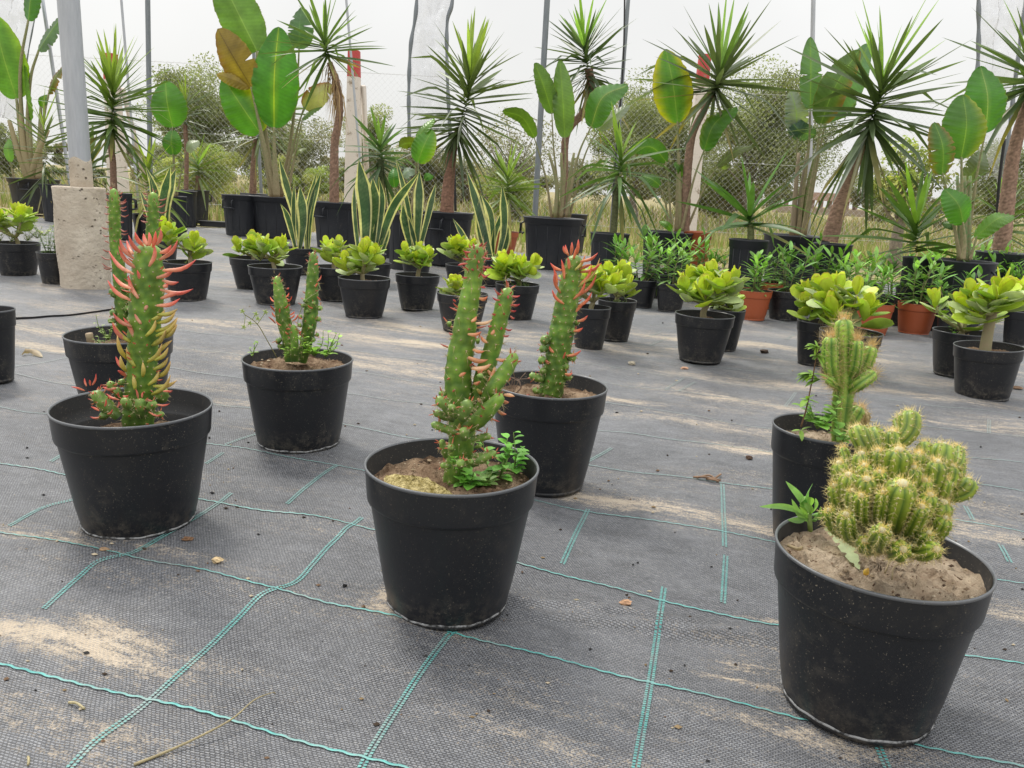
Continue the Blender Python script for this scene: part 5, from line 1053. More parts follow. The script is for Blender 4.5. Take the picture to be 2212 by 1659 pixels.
# 7 clump
p = plant_pot(1903, 1195, 474, .185, 'potted_cactus', 'right front pot: dense clump of short spiny columns in sandy soil', 'potted cactus', 'potted ribbed cacti', .74, .90, soil='sandsoil', foot=True, seed=7, M_=96)
D = p.D
lobes = [(985, 690, 120, 900, 900, .02), (930, 730, 90, 860, 900, .04), (670, 775, 110, 790, 1000, .02), (760, 790, 110, 820, 1000, .03), (880, 800, 90, 860, 1000, 0), (925, 905, 150, 880, 1200, -.045), (1190, 880, 150, 1000, 1100, .01), (1265, 900, 80, 1060, 1100, .04),
         (568, 985, 105, 680, 1250, -.01), (625, 1055, 118, 700, 1300, -.045), (735, 1080, 120, 770, 1350, -.065), (945, 1105, 175, 880, 1400, -.085), (1010, 1010, 100, 940, 1250, -.05), (1150, 975, 125, 1010, 1250, -.03), (1235, 1000, 100, 1060, 1250, -.01), (1335, 1085, 120, 1150, 1200, .0),
         (700, 930, 115, 760, 1200, -.02), (800, 915, 90, 810, 1200, -.03), (830, 1160, 80, 830, 1400, -.08), (1110, 1175, 105, 960, 1400, -.065), (1190, 1215, 125, 1020, 1420, -.04), (540, 1120, 90, 680, 1350, -.03), (505, 1265, 85, 680, 1450, -.05), (610, 1290, 105, 720, 1480, -.075), (825, 1385, 110, 840, 1540, -.115), (1060, 1245, 100, 940, 1450, -.085),
         (1150, 1500, 110, 930, 1540, -.10), (1200, 1310, 100, 1020, 1480, -.05), (700, 1180, 90, 760, 1400, -.075), (720, 1000, 95, 770, 1250, -.04), (1080, 870, 100, 960, 1100, .02), (860, 980, 90, 850, 1250, -.04), (810, 1040, 80, 820, 1300, -.06), (1040, 930, 90, 950, 1200, -.02), (650, 1150, 90, 740, 1400, -.06), (1200, 1080, 90, 1040, 1300, -.03), (1080, 1090, 90, 960, 1350, -.05), (720, 1450, 90, 800, 1540, -.09), (950, 1500, 120, 880, 1560, -.105), (1100, 1400, 90, 950, 1520, -.08), (590, 900, 60, 740, 1200, .03), (1280, 960, 70, 1080, 1200, .03)]
mbs, mbd, mbn = MB(), MB(), MB()
for i, (tx, ty, wv, bx, by, dz) in enumerate(lobes):
    e_ = AT(*f(tx, ty), D+dz); b = AT(*f(bx, min(by, 1500)), D+min(0, dz*.45)); mid = (e_+b)/2+A1([(e_-b)[0]*.22, -.006, .0]); w_ = wv*.3667
    P = A1([b, mid, e_]); P = resample(P, 12); R = px(w_, dep(e_))/2*np.interp(np.linspace(0, 1, 12), [0, .3, .7, 1], [.55, .75, .98, .92])
    rib(mbs, mbd, mbn, P, R, 200+i, 7, ((.065, .125, .014), (.22, .28, .03)), spl=.0095, den=.0062, topn=50, amp=.10, gold=(.80, .70, .34))
so = mbs.build('stem_cluster', M['cactus'], p.t); mbd.build('areoles', M['spine'], so); mbn.build('spines', M['spine'], so, smooth=False)
SZ = .185*.90; DW = float(G(*f(398, 1392), SZ+.004)[1])
mb = MB()
for (x0, y0, x1, y1, x2, y2, wv, cc) in ((400, 1290, 330, 1180, 255, 1100, 34, (.22, .42, .16)), (390, 1300, 250, 1250, 100, 1250, 30, (.24, .44, .14)), (395, 1290, 375, 1190, 415, 1112, 30, (.2, .42, .14)), (380, 1310, 340, 1330, 265, 1328, 30, (.18, .34, .1)), (400, 1340, 340, 1300, 290, 1205, 28, (.22, .4, .12)), (400, 1300, 430, 1250, 430, 1200, 30, (.28, .5, .16)), (410, 1300, 450, 1290, 470, 1270, 26, (.22, .42, .1)), (375, 1240, 345, 1210, 375, 1190, 50, (.30, .52, .16)), (390, 1260, 400, 1220, 380, 1195, 40, (.28, .5, .12)), (400, 1300, 400, 1270, 360, 1225, 34, (.3, .52, .14)), (400, 1330, 450, 1320, 460, 1250, 28, (.2, .38, .1)), (385, 1330, 360, 1270, 335, 1250, 26, (.24, .42, .1)), (400, 1340, 430, 1310, 450, 1330, 24, (.2, .35, .1))):
    P = resample([AT(*f(x0, y0), DW), AT(*f(x1, y1), DW-.005), AT(*f(x2, y2), DW-.01)], 12); blade(mb, P, Rt*.6+Up*.5+.2*np.random.randn(3), wprof(12, 'lance')*px(wv*.3667, D)*.72, cc, A1(cc)*1.1, .3, 2)
tube(mb, A1([AT(*f(400, 1395), DW), AT(*f(395, 1290), DW)]), .003, 7, (.3, .4, .14)); mb.build('grey_green_weed', M['weed'], p.t)
mb = MB(); P = resample([G(*f(490, 1375), SZ+.016), G(*f(580, 1430), SZ+.022), G(*f(690, 1620), SZ+.010)], 44); w0 = px(105*.3667, D)/2*wprof(44, 'lance'); w0 = w0*(1-.45*((np.arange(44) % 8) > 5)); blade(mb, P, nrm(np.cross(nrm(P[-1]-P[0]), Fw))+.2*Up, w0, (.42, .48, .26), (.38, .46, .24), .12, 3); mb.build('dusty_leaf', M['weed'], p.t)
for k, (a_, b_, c_) in enumerate((((1120, 1480), (900, 1540), (840, 1640)), ((1000, 1570), (900, 1600), (880, 1680)), ((1180, 1430), (1100, 1500), (930, 1500)), ((270, 1480), (330, 1500), (350, 1490)))):
    mb = MB(); tube(mb, resample([G(*f(*a_), SZ+.012), G(*f(*b_), SZ+.016), G(*f(*c_), SZ+.009)], 14), .0010 if k < 3 else .002, 5, (.38, .30, .18)); mb.build('dry_straw', M['weed'], p.t)
mb = MB(); b = G(*f(722, 1650), SZ+.009); spike(mb, b, A1([.2, -.2, 1]), .009, .0032, (.75, .6, .08), (.7, .5, .1), M=8); mb.build('fallen_petal', M['fleshy'], p.t)
# 8 pot cut by the left edge
p = plant_pot(-28, 668, 124, .185, 'plant_pot', 'black pot cut off by the left edge of the picture', 'pot', None, .73, .74, seed=8)
w_ = thing('ground_weed', 'small light green weed on the fabric at the left edge', 'weed', G(4, 820)); weed(w_, G(4, 822), .03, 5, 6, .016, .010, (.34, .48, .12), 51, .8, 'leaves')

# ================================================================ JADE POTS
JG_ = 'potted jade plants'
def jp(x, y, wv, h, label, H, Sx, nb, seed, group=JG_, **kw):
    pk = {k: kw.pop(k) for k in ('base', 'soilz', 'lean') if k in kw}
    q = plant_pot(x, y, wv, h, 'potted_jade_plant', label, 'potted jade plant', group, pk.get('base', .72), pk.get('soilz', .84), seed=seed, M_=44, lean=pk.get('lean', (0, 0)))
    if H: jade(q, H, Sx, nb, seed, **kw)
    return q
q = jp(34, 524, 112, .165, 'jade plant at the far left with pale weeds spilling over its pot', .20, .17, 8, 60, lf=.055, low=.6, offs=(.1, 0), trunkr=.009)
for k, (x, y) in enumerate(((0, 520), (25, 522), (60, 520), (80, 515), (95, 510))): weed(q.t, AT(x, y, q.D-.05+.02*k), .05, 7, 8, .016, .010, (.38, .44, .14), 70+k, 1.0)
q = plant_pot(112, 545, 70, .15, 'potted_seedling', 'dark pot with fine green weeds between the left jade plant and the pier', 'potted plant', None, .75, .85, seed=9); 
for k in range(3): weed(q.t, q.top(-.3+.3*k, 0), .16, 6, 14, .03, .008, (.13, .22, .06), 80+k, .35)
q = jp(404, 566, 110, .165, 'jade plant with a flat wide top behind the red leaved cactus', .17, .16, 7, 61, low=.4, offs=(.15, 0), trunk=.45)
weed(q.t, q.top(.1, -.5), .04, 4, 5, .016, .009, (.3, .42, .14), 90)
jp(548, 557, 105, .155, 'jade plant half hidden behind the pot under the snake plant', .13, .12, 5, 62, low=1., nl=4)
jp(595, 575, 120, .165, 'jade plant in a greyish pot with one pale drooping leaf', .155, .125, 7, 63, low=.25, lf=.05, trunk=.4, soilz=.8)
q = jp(722, 576, 98, .155, 'bare stemmed small jade plant behind the brownish pot', .155, .10, 4, 64, low=.7, nl=4, trunk=.5)
jp(787, 600, 114, .161, 'jade plant in the dusty brownish black pot, left of centre', .165, .125, 6, 65, low=.6, lf=.056)
jp(902, 593, 96, .155, 'jade plant with two upright rosettes left of the tall front cactus', .175, .105, 5, 66, low=.9, trunk=.35, lf=.05)
q = jp(999, 633, 112, .146, 'tiny jade sprout among pale weeds directly behind the tall cactus', .075, .05, 2, 67, low=.2, nl=4, offs=(-.25, 0), lf=.045)
for k in range(4): weed(q.t, q.top(-.5+.35*k, -.3), .045, 5, 5, .013, .006, (.3, .42, .14), 95+k, .7)
jp(1000, 572, 76, .15, 'jade plant whose leaves show around the tip of the tall cactus', .16, .12, 5, 68, low=.2, lf=.058)
q = jp(1118, 613, 96, .156, 'jade plant with upright oval leaves between the two tall cacti', .15, .12, 6, 69, low=.7, lf=.056)
for k in range(4): weed(q.t, q.top(-.4+.3*k, -.4), .05, 5, 7, .012, .006, (.22, .36, .1), 100+k, .7)
jp(1278, 663, 84, .156, 'jade plant right behind the leaning cactus', .165, .13, 7, 70, low=.9, lf=.052, offs=(0, .2))
q = jp(1334, 648, 84, .156, 'jade plant with pale drooping leaves and tiny weeds, right of the leaning cactus', .15, .12, 6, 71, low=.8, lf=.05)
for k in range(3): weed(q.t, q.top(-.3+.3*k, -.4), .03, 5, 6, .013, .007, (.26, .36, .14), 105+k, .8)
jp(1523, 679, 129, .163, 'largest jade plant, full and wide, alone right of the centre', .20, .155, 9, 72, low=1.3, lf=.058, trunk=.3, trunkr=.010)
jp(1572, 668, 80, .155, 'jade pot tucked behind the largest jade plant', .10, .10, 4, 73, low=1.2, nl=4)
jp(1768, 694, 92, .155, 'jade plant with a small side rosette left of the spiny column', .155, .12, 5, 74, low=.7, offs=(.1, 0))
q = jp(1838, 716, 142, .16, 'jade plant with large round leaves behind the spiny column', .18, .135, 6, 75, low=.8, lf=.064, offs=(0, .2))
weed(q.t, q.top(.35, -.4), .03, 4, 5, .016, .009, (.25, .42, .1), 108)
q = jp(2078, 716, 130, .155, 'jade plant with many low rosettes in the pot behind the tilted one', .15, .15, 8, 76, low=1.2, lf=.048, offs=(0, .1), trunk=.15)
weed(q.t, q.top(-.4, -.2), .05, 3, 4, .02, .01, (.2, .42, .06), 109)
q = jp(2142, 748, 158, .16, 'thick trunked jade plant at the right in the tilted looking pot', .235, .15, 8, 77, low=.5, lf=.06, trunk=.55, trunkr=.014, lean=(0, -3), offs=(-.1, 0), base=.78)
jp(2205, 672, 70, .15, 'dark pot at the right edge behind the thick trunked jade', 0, 0, 0, 78)
q = plant_pot(815, 568, 62, .13, 'plant_pot', 'small black pot behind the brownish pot, left of centre', 'pot', None, .75, .85, seed=20)

# ================================================================ SEEDLING POTS
protos = []
for k in range(5):
    protos.append(seedling_mesh(300+k, .14+.012*k, 5, .085, .0125, ((.11, .23, .045), (.13, .26, .05), (.10, .21, .05), (.15, .28, .06), (.12, .25, .045))[k]))
def smesh(mb, name, mat):
    o = mb.build(name, mat); me = o.data; bpy.data.objects.remove(o); return me
pm = [(smesh(a, 'stems', M['bark2']), smesh(b, 'leaves', M['weed'])) for a, b in protos]
SD = [(1345, 592, 62, 'pot', 'narrow leaved seedling at the left end of the back row, beside the tub'), (1388, 604, 66, 'pot', 'narrow leaved seedling in black pot, left end of the front row'), (1420, 590, 60, 'pot', 'narrow leaved seedling behind the first two black pots of the row'),
      (1452, 612, 66, 'pot', 'narrow leaved seedling in black pot just left of the largest jade'), (1500, 595, 62, 'pot', 'narrow leaved seedling rising above the left of the largest jade'), (1550, 600, 62, 'pot', 'narrow leaved seedling rising above the right of the largest jade'),
      (1628, 627, 84, 'terra', 'narrow leaved seedling in the leftmost dented orange pot'), (1702, 628, 88, 'pot', 'narrow leaved seedling in wide black pot right of the leftmost orange pot'), (1668, 610, 60, 'terra', 'narrow leaved seedling in orange pot half behind the wide black pot'),
      (1775, 622, 66, 'pot', 'narrow leaved seedling behind the jade with a side rosette'), (1822, 628, 66, 'pot', 'narrow leaved seedling directly above the spiny column'), (1892, 655, 84, 'terra', 'narrow leaved seedling in the middle orange pot'),
      (1932, 640, 66, 'pot', 'narrow leaved seedling in black pot between the two right orange pots'), (1984, 655, 90, 'terra', 'narrow leaved seedling in the rightmost whole orange pot'), (1965, 615, 62, 'pot', 'narrow leaved seedling behind the rightmost orange pot'),
      (2040, 640, 70, 'pot', 'narrow leaved seedling in black pot right of the rightmost orange pot'), (2028, 608, 60, 'pot', 'narrow leaved seedling in the back row under the right paddle plant'), (2095, 640, 70, 'pot', 'narrow leaved seedling behind the low rosette jade'),
      (2088, 606, 62, 'pot', 'narrow leaved seedling before the right big tub'), (2145, 625, 66, 'pot', 'narrow leaved seedling behind the thick trunked jade'), (2190, 632, 70, 'pot', 'narrow leaved seedling at the right edge'), (1880, 612, 60, 'pot', 'narrow leaved seedling in the back row above the middle orange pot'),
      (2060, 668, 70, 'pot', 'black seedling pot directly left of the low rosette jade'), (1850, 645, 62, 'pot', 'black pot seedling hidden behind the round leaved jade')]
rr = random.Random(5)
for k, (x, y, wv, cl, lab) in enumerate(SD):
    q = plant_pot(x, y, wv, .14, 'potted_seedling', lab, 'potted seedling', 'narrow leaved seedlings in small pots', .76, .86, color=cl, seed=30+k, M_=32)
    a_, b_ = pm[k % 5]; rt = rr.uniform(0, 6.28); sc = rr.uniform(.85, 1.12)
    for me, nm in ((a_, 'stems'), (b_, 'leaves')):
        o = bpy.data.objects.new(nm, me); S.collection.objects.link(o); o.parent = q.t; o.location = (0, 0, .12); o.rotation_euler = (0, 0, rt); o.scale = (sc*1.4, sc*1.4, sc*1.3)
# two white flowers in the left seedlings
t = thing('daisy', 'small white daisies with yellow centres among the left seedlings', 'flower', G(1415, 650)); 
for k, (x, y, D_) in enumerate(((1410, 578, 4.1), (1430, 575, 4.1), (1427, 551, 4.15))):
    c_ = AT(x, y, D_); mb = MB(); tube(mb, resample([AT(1418, 640, D_), (c_+AT(1415, 610, D_))/2, c_], 8), .0012, 5, (.2, .3, .08)); so = mb.build('flower_stem', M['weed'], t)
    mb = MB()
    for j in range(12): spike(mb, c_, A1([math.cos(j*.52), -.35, math.sin(j*.52)]), .014, .0035, (.8, .8, .76), (.8, .8, .76), M=5)
    mb.build('petals', M['fleshy'], so); mb = MB(); spike(mb, c_+A1([0, .002, 0]), A1([0, -1, .2]), .008, .006, (.7, .55, .05), (.7, .5, .05), M=8); mb.build('flower_centre', M['fleshy'], so)
# ================================================================ SNAKE PLANTS
SG = 'variegated snake plants'
q = plant_pot(648, 535, 74, .15, 'potted_snake_plant', 'yellow edged snake plant behind the greyish jade pot', 'potted snake plant', SG, .74, .84, seed=40, M_=40)
snake(q.t, [(650, 540, 640, 470, 603, 342, 34), (648, 542, 656, 480, 648, 402, 34), (665, 540, 672, 450, 694, 370, 20), (640, 540, 622, 470, 606, 440, 18), (636, 542, 634, 450, 636, 390, 14), (662, 540, 664, 460, 684, 372, 18)], q.D, 1)
q = plant_pot(800, 548, 70, .15, 'potted_snake_plant', 'tall yellow edged snake plant with one leaf bending right, behind the brownish pot', 'potted snake plant', SG, .74, .84, seed=41, M_=40)
snake(q.t, [(790, 545, 790, 450, 775, 345, 42), (800, 545, 812, 470, 805, 385, 44), (815, 545, 850, 445, 906, 372, 28), (775, 545, 768, 470, 765, 400, 22), (805, 548, 818, 500, 812, 470, 30), (825, 548, 836, 500, 830, 478, 18), (812, 545, 826, 440, 818, 380, 18)], q.D, 2)
q = plant_pot(900, 545, 70, .15, 'potted_snake_plant', 'yellow edged snake plant behind the twin rosette jade', 'potted snake plant', SG, .74, .84, seed=42, M_=40)
snake(q.t, [(900, 545, 905, 450, 906, 368, 30), (905, 545, 925, 470, 942, 395, 24), (890, 545, 875, 480, 870, 440, 24), (895, 545, 880, 440, 855, 342, 16), (902, 548, 890, 500, 868, 448, 16)], q.D, 3)
q = plant_pot(1062, 560, 76, .15, 'potted_snake_plant', 'snake plant with spreading cream edged leaves right of the tall cactus', 'potted snake plant', SG, .74, .84, seed=43, M_=40)
snake(q.t, [(1060, 560, 1040, 480, 1007, 366, 30), (1055, 560, 1040, 500, 1038, 420, 34), (1075, 560, 1090, 490, 1085, 400, 24), (1062, 560, 1070, 500, 1100, 432, 20), (1045, 562, 1020, 540, 978, 472, 16), (1080, 560, 1092, 520, 1090, 470, 26), (1066, 562, 1062, 470, 1040, 420, 22)], q.D, 4)
q = plant_pot(352, 520, 66, .15, 'potted_snake_plant', 'yellow edged snake plant just right of the thin twin cactus stems', 'potted snake plant', SG, .74, .84, seed=44, M_=40)
snake(q.t, [(360, 520, 358, 440, 380, 365, 36), (350, 520, 340, 430, 315, 360, 20), (345, 520, 350, 440, 368, 358, 28), (340, 520, 318, 450, 302, 410, 16), (352, 520, 335, 440, 322, 375, 18)], q.D, 5)
# ================================================================ BACK ROW
TG = 'big plants in black tubs'
Y0, Y1_, Y2_ = (.080, .118, .048), (.125, .175, .055), (.24, .34, .06)
YC = (Y0, Y1_, Y2_)
# --- left tub with large paddle plant
p = tub(72, 386, 118, .38, 'potted_paddle_plant', 'large paddle leaved plant in the wide tub at the far left', 'potted plant', TG, (100,), base=.8)
D = p.D; rt = [(58, 330), (60, 386)]
paddle(p.t, 36, 214, -14, 32, 88, D, [(46, 300), (62, 386)], (0.106, 0.252, 0.032), (( .22, .36, .03), 'l'), seed=1, stalkw=9)
paddle(p.t, 61, 45, 82, -60, 54, D, [(44, 150), (50, 290), (66, 386)], (0.058, 0.167, 0.027), seed=2, stalkw=8, yaw=.4)
paddle(p.t, 83, 109, 138, 30, 50, D, [(66, 170), (60, 280), (70, 386)], (0.100, 0.184, 0.080), tears=6, seed=3, stalkw=8, arch=.02, yaw=.5)
paddle(p.t, 105, 202, 140, 140, 34, D, [(94, 260), (82, 386)], (0.130, 0.140, 0.030), ((0.250, 0.120, 0.020), 'b'), tears=3, seed=4, stalkw=7, yaw=.6)
paddle(p.t, 66, 262, 52, 140, 34, D, [(66, 320), (62, 386)], (0.128, 0.272, 0.036), seed=5, stalkw=9, yaw=.9)
paddle(p.t, 88, 232, 104, 205, 22, D, [(86, 300), (84, 386)], (0.106, 0.252, 0.027), seed=6, stalkw=10)
paddle(p.t, 22, 350, 20, 300, 22, D, [(30, 386)], (0.149, 0.302, 0.080), seed=7, stalkw=3)
for k, (x, y) in enumerate(((20, 260), (104, 280), (45, 240))):
    mb = MB(); tube(mb, resample([AT(x, y, D), AT((x+60)/2, 330, D-.03), AT(62+k*5, 388, D)], 14), np.linspace(px(4, D), px(8, D), 14), 8, (.28, .24, .12)); mb.build('stalk', M['bark2'], p.t)
# --- broad yucca behind it
q = tub(118, 398, 70, .36, 'potted_yucca', 'low dark yucca between the left paddle plant and the pier', 'potted yucca', TG, ()); yucca_crown(q.t, [(98, 400), (98, 330), (96, 290), (95, 262)], q.D, 50, .42, .026, 11, -70, 84, YC)
q = tub(200, 405, 60, .36, 'potted_yucca', 'low dark green yucca just right of the steel pipe', 'potted yucca', TG, ()); yucca_crown(q.t, [(198, 400), (196, 360), (196, 335)], q.D, 34, .38, .034, 12, -30, 80, (Y0, Y0, Y1_))
q = tub(258, 417, 56, .36, 'potted_yucca', 'bright tipped yucca on a thin trunk between pipe and thin pole', 'potted yucca', TG, (20,)); trunk(q.t, [(246, 415), (244, 350), (240, 320), (243, 290)], q.D, 13, 11, 1)
yucca_crown(q.t, [(242, 290), (244, 250), (245, 215), (245, 180)], q.D-.05, 118, .50, .028, 13, -40, 86, ((.07, .13, .03), (.14, .22, .035), (.28, .40, .05)), .10)
q = tub(422, 410, 62, .36, 'potted_yucca', 'small yucca with hanging lower leaves in the double tub', 'potted yucca', TG, (60,)); trunk(q.t, [(428, 410), (428, 380)], q.D, 10, 10, 2)
yucca_crown(q.t, [(428, 385), (428, 365), (427, 350)], q.D, 40, .40, .026, 14, -85, 80, ((.16, .2, .08), (.11, .2, .04), (.18, .3, .05)), .35)
q = tub(398, 412, 56, .36, 'potted_yucca', 'mid height yucca behind the small round paddle leaf', 'potted yucca', TG, ()); trunk(q.t, [(402, 410), (403, 340), (400, 270)], q.D, 9, 8, 3)
yucca_crown(q.t, [(400, 275), (401, 245), (402, 215)], q.D, 48, .40, .02, 15, -30, 84, YC)
q = plant_pot(312, 462, 56, .2, 'potted_yucca', 'young bright yellow green yucca below the thin grey pole', 'potted yucca', TG, .75, .85, seed=60); yucca_crown(q.t, [(318, 448), (318, 410), (318, 380), (319, 362)], q.D+.0, 34, .42, .026, 16, -35, 84, ((.16, .24, .04), (.2, .3, .045), (.34, .46, .05)), .3)
# --- round leaf paddle
q = tub(384, 424, 40, .34, 'potted_paddle_plant', 'small paddle plant with one round upright leaf right of the thin pole', 'potted plant', TG, ()); D = q.D
paddle(q.t, 373, 276, 357, 174, 80, D, [(375, 330), (376, 424)], (0.080, 0.220, 0.027), seed=20, stalkw=5, kind='ovate'); paddle(q.t, 374, 335, 373, 280, 44, D-.03, [(375, 380), (378, 424)], (0.075, 0.210, 0.027), seed=21, stalkw=4, kind='ovate')
paddle(q.t, 402, 325, 430, 304, 30, D-.02, [(392, 370), (382, 424)], (0.330, 0.380, 0.260), seed=22, stalkw=3, kind='ovate', yaw=.4)
# --- double tubs and the largest paddle plant
p = tub(520, 421, 84, .37, 'plant_tub', 'left one of the two handled tubs standing together, behind', 'tub', TG, (250,))
p = tub(600, 425, 122, .37, 'potted_paddle_plant', 'tallest paddle plant, with one browned and one huge green leaf', 'potted plant', TG, (205,)); D = p.D
paddle(p.t, 592, 277, 602, 58, 104, D-.12, [(593, 330), (598, 425)], (0.069, 0.226, 0.023), None, seed=23, stalkw=10, rib=(0.420, 0.500, 0.050), kind='ovate', arch=.1)
paddle(p.t, 556, 112, 462, -80, 92, D+.02, [(560, 200), (575, 300), (590, 425)], (0.117, 0.220, 0.050), seed=24, stalkw=9, arch=.04, rib=(0.240, 0.360, 0.120))
paddle(p.t, 544, 190, 470, 62, 74, D-.10, [(552, 230), (572, 320), (597, 425)], (0.300, 0.200, 0.035), ((0.240, 0.120, 0.020), 'r'), seed=25, stalkw=8, tears=1, rib=(0.100, 0.060, 0.020), yaw=.3, arch=.08)
paddle(p.t, 540, 188, 468, 160, 30, D-.09, None, (0.340, 0.240, 0.030), seed=26, both=False, rib=(0.300, 0.200, 0.040))
paddle(p.t, 562, 288, 482, 168, 84, D-.04, [(570, 330), (588, 425)], (0.080, 0.230, 0.023), ((0.520, 0.520, 0.030), 'l'), seed=27, stalkw=8, arch=.06)
paddle(p.t, 646, 106, 652, 16, 62, D+.05, [(642, 180), (628, 300), (606, 425)], (0.080, 0.157, 0.077), seed=28, tears=4, stalkw=6, rib=(0.116, 0.216, 0.100), yaw=.3)
paddle(p.t, 655, 232, 716, 182, 52, D+.02, [(640, 290), (608, 425)], (0.360, 0.340, 0.160), ((0.260, 0.090, 0.030), 'r'), seed=29, tears=2, stalkw=5, rib=(0.300, 0.300, 0.140), arch=.03)
paddle(p.t, 652, 258, 696, 228, 20, D, [(644, 300), (622, 420)], (0.124, 0.216, 0.050), seed=30, stalkw=4, yaw=.8)
paddle(p.t, 637, 334, 662, 320, 12, D, [(630, 360), (620, 425)], (0.160, 0.200, 0.060), seed=31, stalkw=3, yaw=.8)
q = tub(548, 418, 60, .37, 'potted_yucca', 'bare thin trunk yucca hidden behind the tallest paddle plant', 'potted yucca', TG, ()); trunk(q.t, [(546, 418), (548, 360), (553, 300)], q.D+.1, 14, 10, 4); yucca_crown(q.t, [(553, 305), (580, 260), (610, 235)], q.D+.1, 66, .5, .022, 17, -48, 80, ((.13, .18, .07), (.14, .2, .07), (.16, .24, .06)), .2)
# --- yucca with dead skirt
p = tub(730, 437, 112, .37, 'potted_yucca', 'yucca with a hanging skirt of dead brown leaves left of the middle', 'potted yucca', TG, (240,)); D = p.D
trunk(p.t, [(722, 437), (722, 380), (723, 310), (730, 270), (734, 230), (728, 180), (712, 135)], D, 20, 11, 5)
yucca_crown(p.t, [(708, 122), (703, 102), (700, 86)], D, 50, .52, .030, 18, -35, 84, ((.10, .17, .05), (.13, .22, .06), (.16, .27, .05)), .14)
rs = np.random.RandomState(9); mb = MB(); P0 = resample([AT(712, 135, D), AT(727, 170, D), AT(734, 215, D)], 30)
for k in range(85):
    b = P0[rs.randint(0, 24)]; a = rs.rand()*6.28; L = rs.uniform(.18, .42); tt = np.linspace(0, 1, 8)[:, None]; o_ = A1([math.cos(a), math.sin(a), 0]); P = b+o_*.07*np.sqrt(tt)*rs.uniform(.4, 1.5)-A1([0, 0, 1])*L*tt**1.25+.004*rs.randn(8, 3)
    blade(mb, P, nrm(np.cross(o_, [0, 0, 1.]))+.4*rs.randn(3), .006*rs.uniform(.5, 1.4)*np.interp(tt[:, 0], [0, .3, 1], [1, .9, .1]), A1([.36, .25, .15])*rs.uniform(.6, 1.4), None, .5, 1)
mb.build('dead_skirt', M['grassm'], p.t)
# --- small plants 800-940
q = tub(838, 452, 60, .36, 'potted_yucca', 'drooping blue green yucca right of the red topped post', 'potted yucca', TG, ()); trunk(q.t, [(828, 450), (824, 400), (822, 345)], q.D, 14, 14, 6, (.07, .09, .04))
yucca_crown(q.t, [(824, 372), (822, 345), (821, 318), (820, 306)], q.D, 42, .38, .028, 19, -80, 84, ((.10, .17, .08), (.09, .18, .05), (.15, .27, .05)), .45, kink=.4)
q = tub(878, 462, 86, .36, 'potted_paddle_plant', 'small paddle plant with bright twin leaves left of the middle yucca', 'potted plant', TG, ()); D = q.D
paddle(q.t, 902, 352, 934, 280, 54, D-.05, [(903, 400), (885, 462)], (0.106, 0.283, 0.027), ((0.260, 0.380, 0.040), 'l'), seed=32, stalkw=4); paddle(q.t, 896, 308, 938, 256, 24, D, [(900, 350), (888, 462)], (0.138, 0.294, 0.036), seed=33, stalkw=4, yaw=.6)
paddle(q.t, 898, 310, 862, 316, 18, D-.03, None, (0.154, 0.194, 0.027), seed=34, yaw=.9); paddle(q.t, 852, 406, 852, 362, 25, D-.1, [(856, 462)], (0.075, 0.230, 0.036), seed=35, stalkw=3, kind='ovate'); paddle(q.t, 916, 388, 936, 380, 18, D-.1, [(900, 462)], (0.085, 0.252, 0.027), seed=36, stalkw=3, kind='ovate')
paddle(q.t, 870, 380, 896, 366, 26, D, [(880, 462)], (0.300, 0.380, 0.300), seed=37, stalkw=3, yaw=.5); paddle(q.t, 860, 455, 852, 425, 20, D-.12, [(865, 465)], (0.120, 0.300, 0.030), seed=38, stalkw=3)
# --- middle yucca
p = tub(967, 458, 112, .37, 'potted_yucca', 'large dark spiky yucca left of centre, whole crown in view', 'potted yucca', TG, (250,)); D = p.D
trunk(p.t, [(965, 458), (968, 410), (974, 350), (982, 305), (992, 280)], D, 28, 14, 7, (.30, .17, .12))
yucca_crown(p.t, [(986, 292), (1000, 255), (1009, 215), (1014, 172), (1016, 148)], D-.05, 100, .50, .029, 20, -42, 85, YC, .07)
yucca_crown(p.t, [(984, 300), (990, 280)], D-.08, 26, .3, .02, 21, -80, -20, ((.07, .1, .03), (.1, .15, .04), (.1, .15, .04)), .5, name='lower_leaves')
q = plant_pot(1086, 500, 70, .2, 'potted_yucca', 'young bright yucca in a terracotta pot behind the cream edged leaves', 'potted yucca', TG, .72, .85, color='terra', seed=61); trunk(q.t, [(1094, 500), (1094, 430)], q.D, 10, 10, 8); yucca_crown(q.t, [(1096, 430), (1096, 400), (1097, 380)], q.D, 40, .42, .028, 22, -35, 84, ((.14, .22, .04), (.16, .27, .04), (.26, .4, .05)), .35)
# --- centre tub, slim paddles
p = tub(1196, 470, 130, .37, 'potted_paddle_plant', 'slim grey green paddle plant in the centre tub with side handles', 'potted plant', TG, (-4,)); D = p.D
paddle(p.t, 1193, 246, 1155, 136, 36, D, [(1196, 320), (1204, 400), (1205, 470)], (0.12, 0.21, 0.06), seed=40, stalkw=4, yaw=.75); paddle(p.t, 1220, 298, 1209, 130, 46, D-.05, [(1221, 360), (1213, 470)], (0.14, 0.24, 0.07), seed=41, stalkw=5, yaw=.4)
paddle(p.t, 1276, 276, 1356, 184, 62, D-.04, [(1248, 340), (1222, 470)], (0.085, 0.210, 0.041), seed=42, stalkw=5, rib=(0.300, 0.360, 0.100), yaw=.3, bend=(1300, 215)); paddle(p.t, 1290, 282, 1360, 226, 30, D, [(1262, 340), (1230, 470)], (0.300, 0.340, 0.290), seed=43, stalkw=4, yaw=.5)
paddle(p.t, 1155, 298, 1085, 240, 24, D, [(1178, 380), (1192, 470)], (0.117, 0.199, 0.036), seed=44, stalkw=4, yaw=.8, bend=(1128, 258))
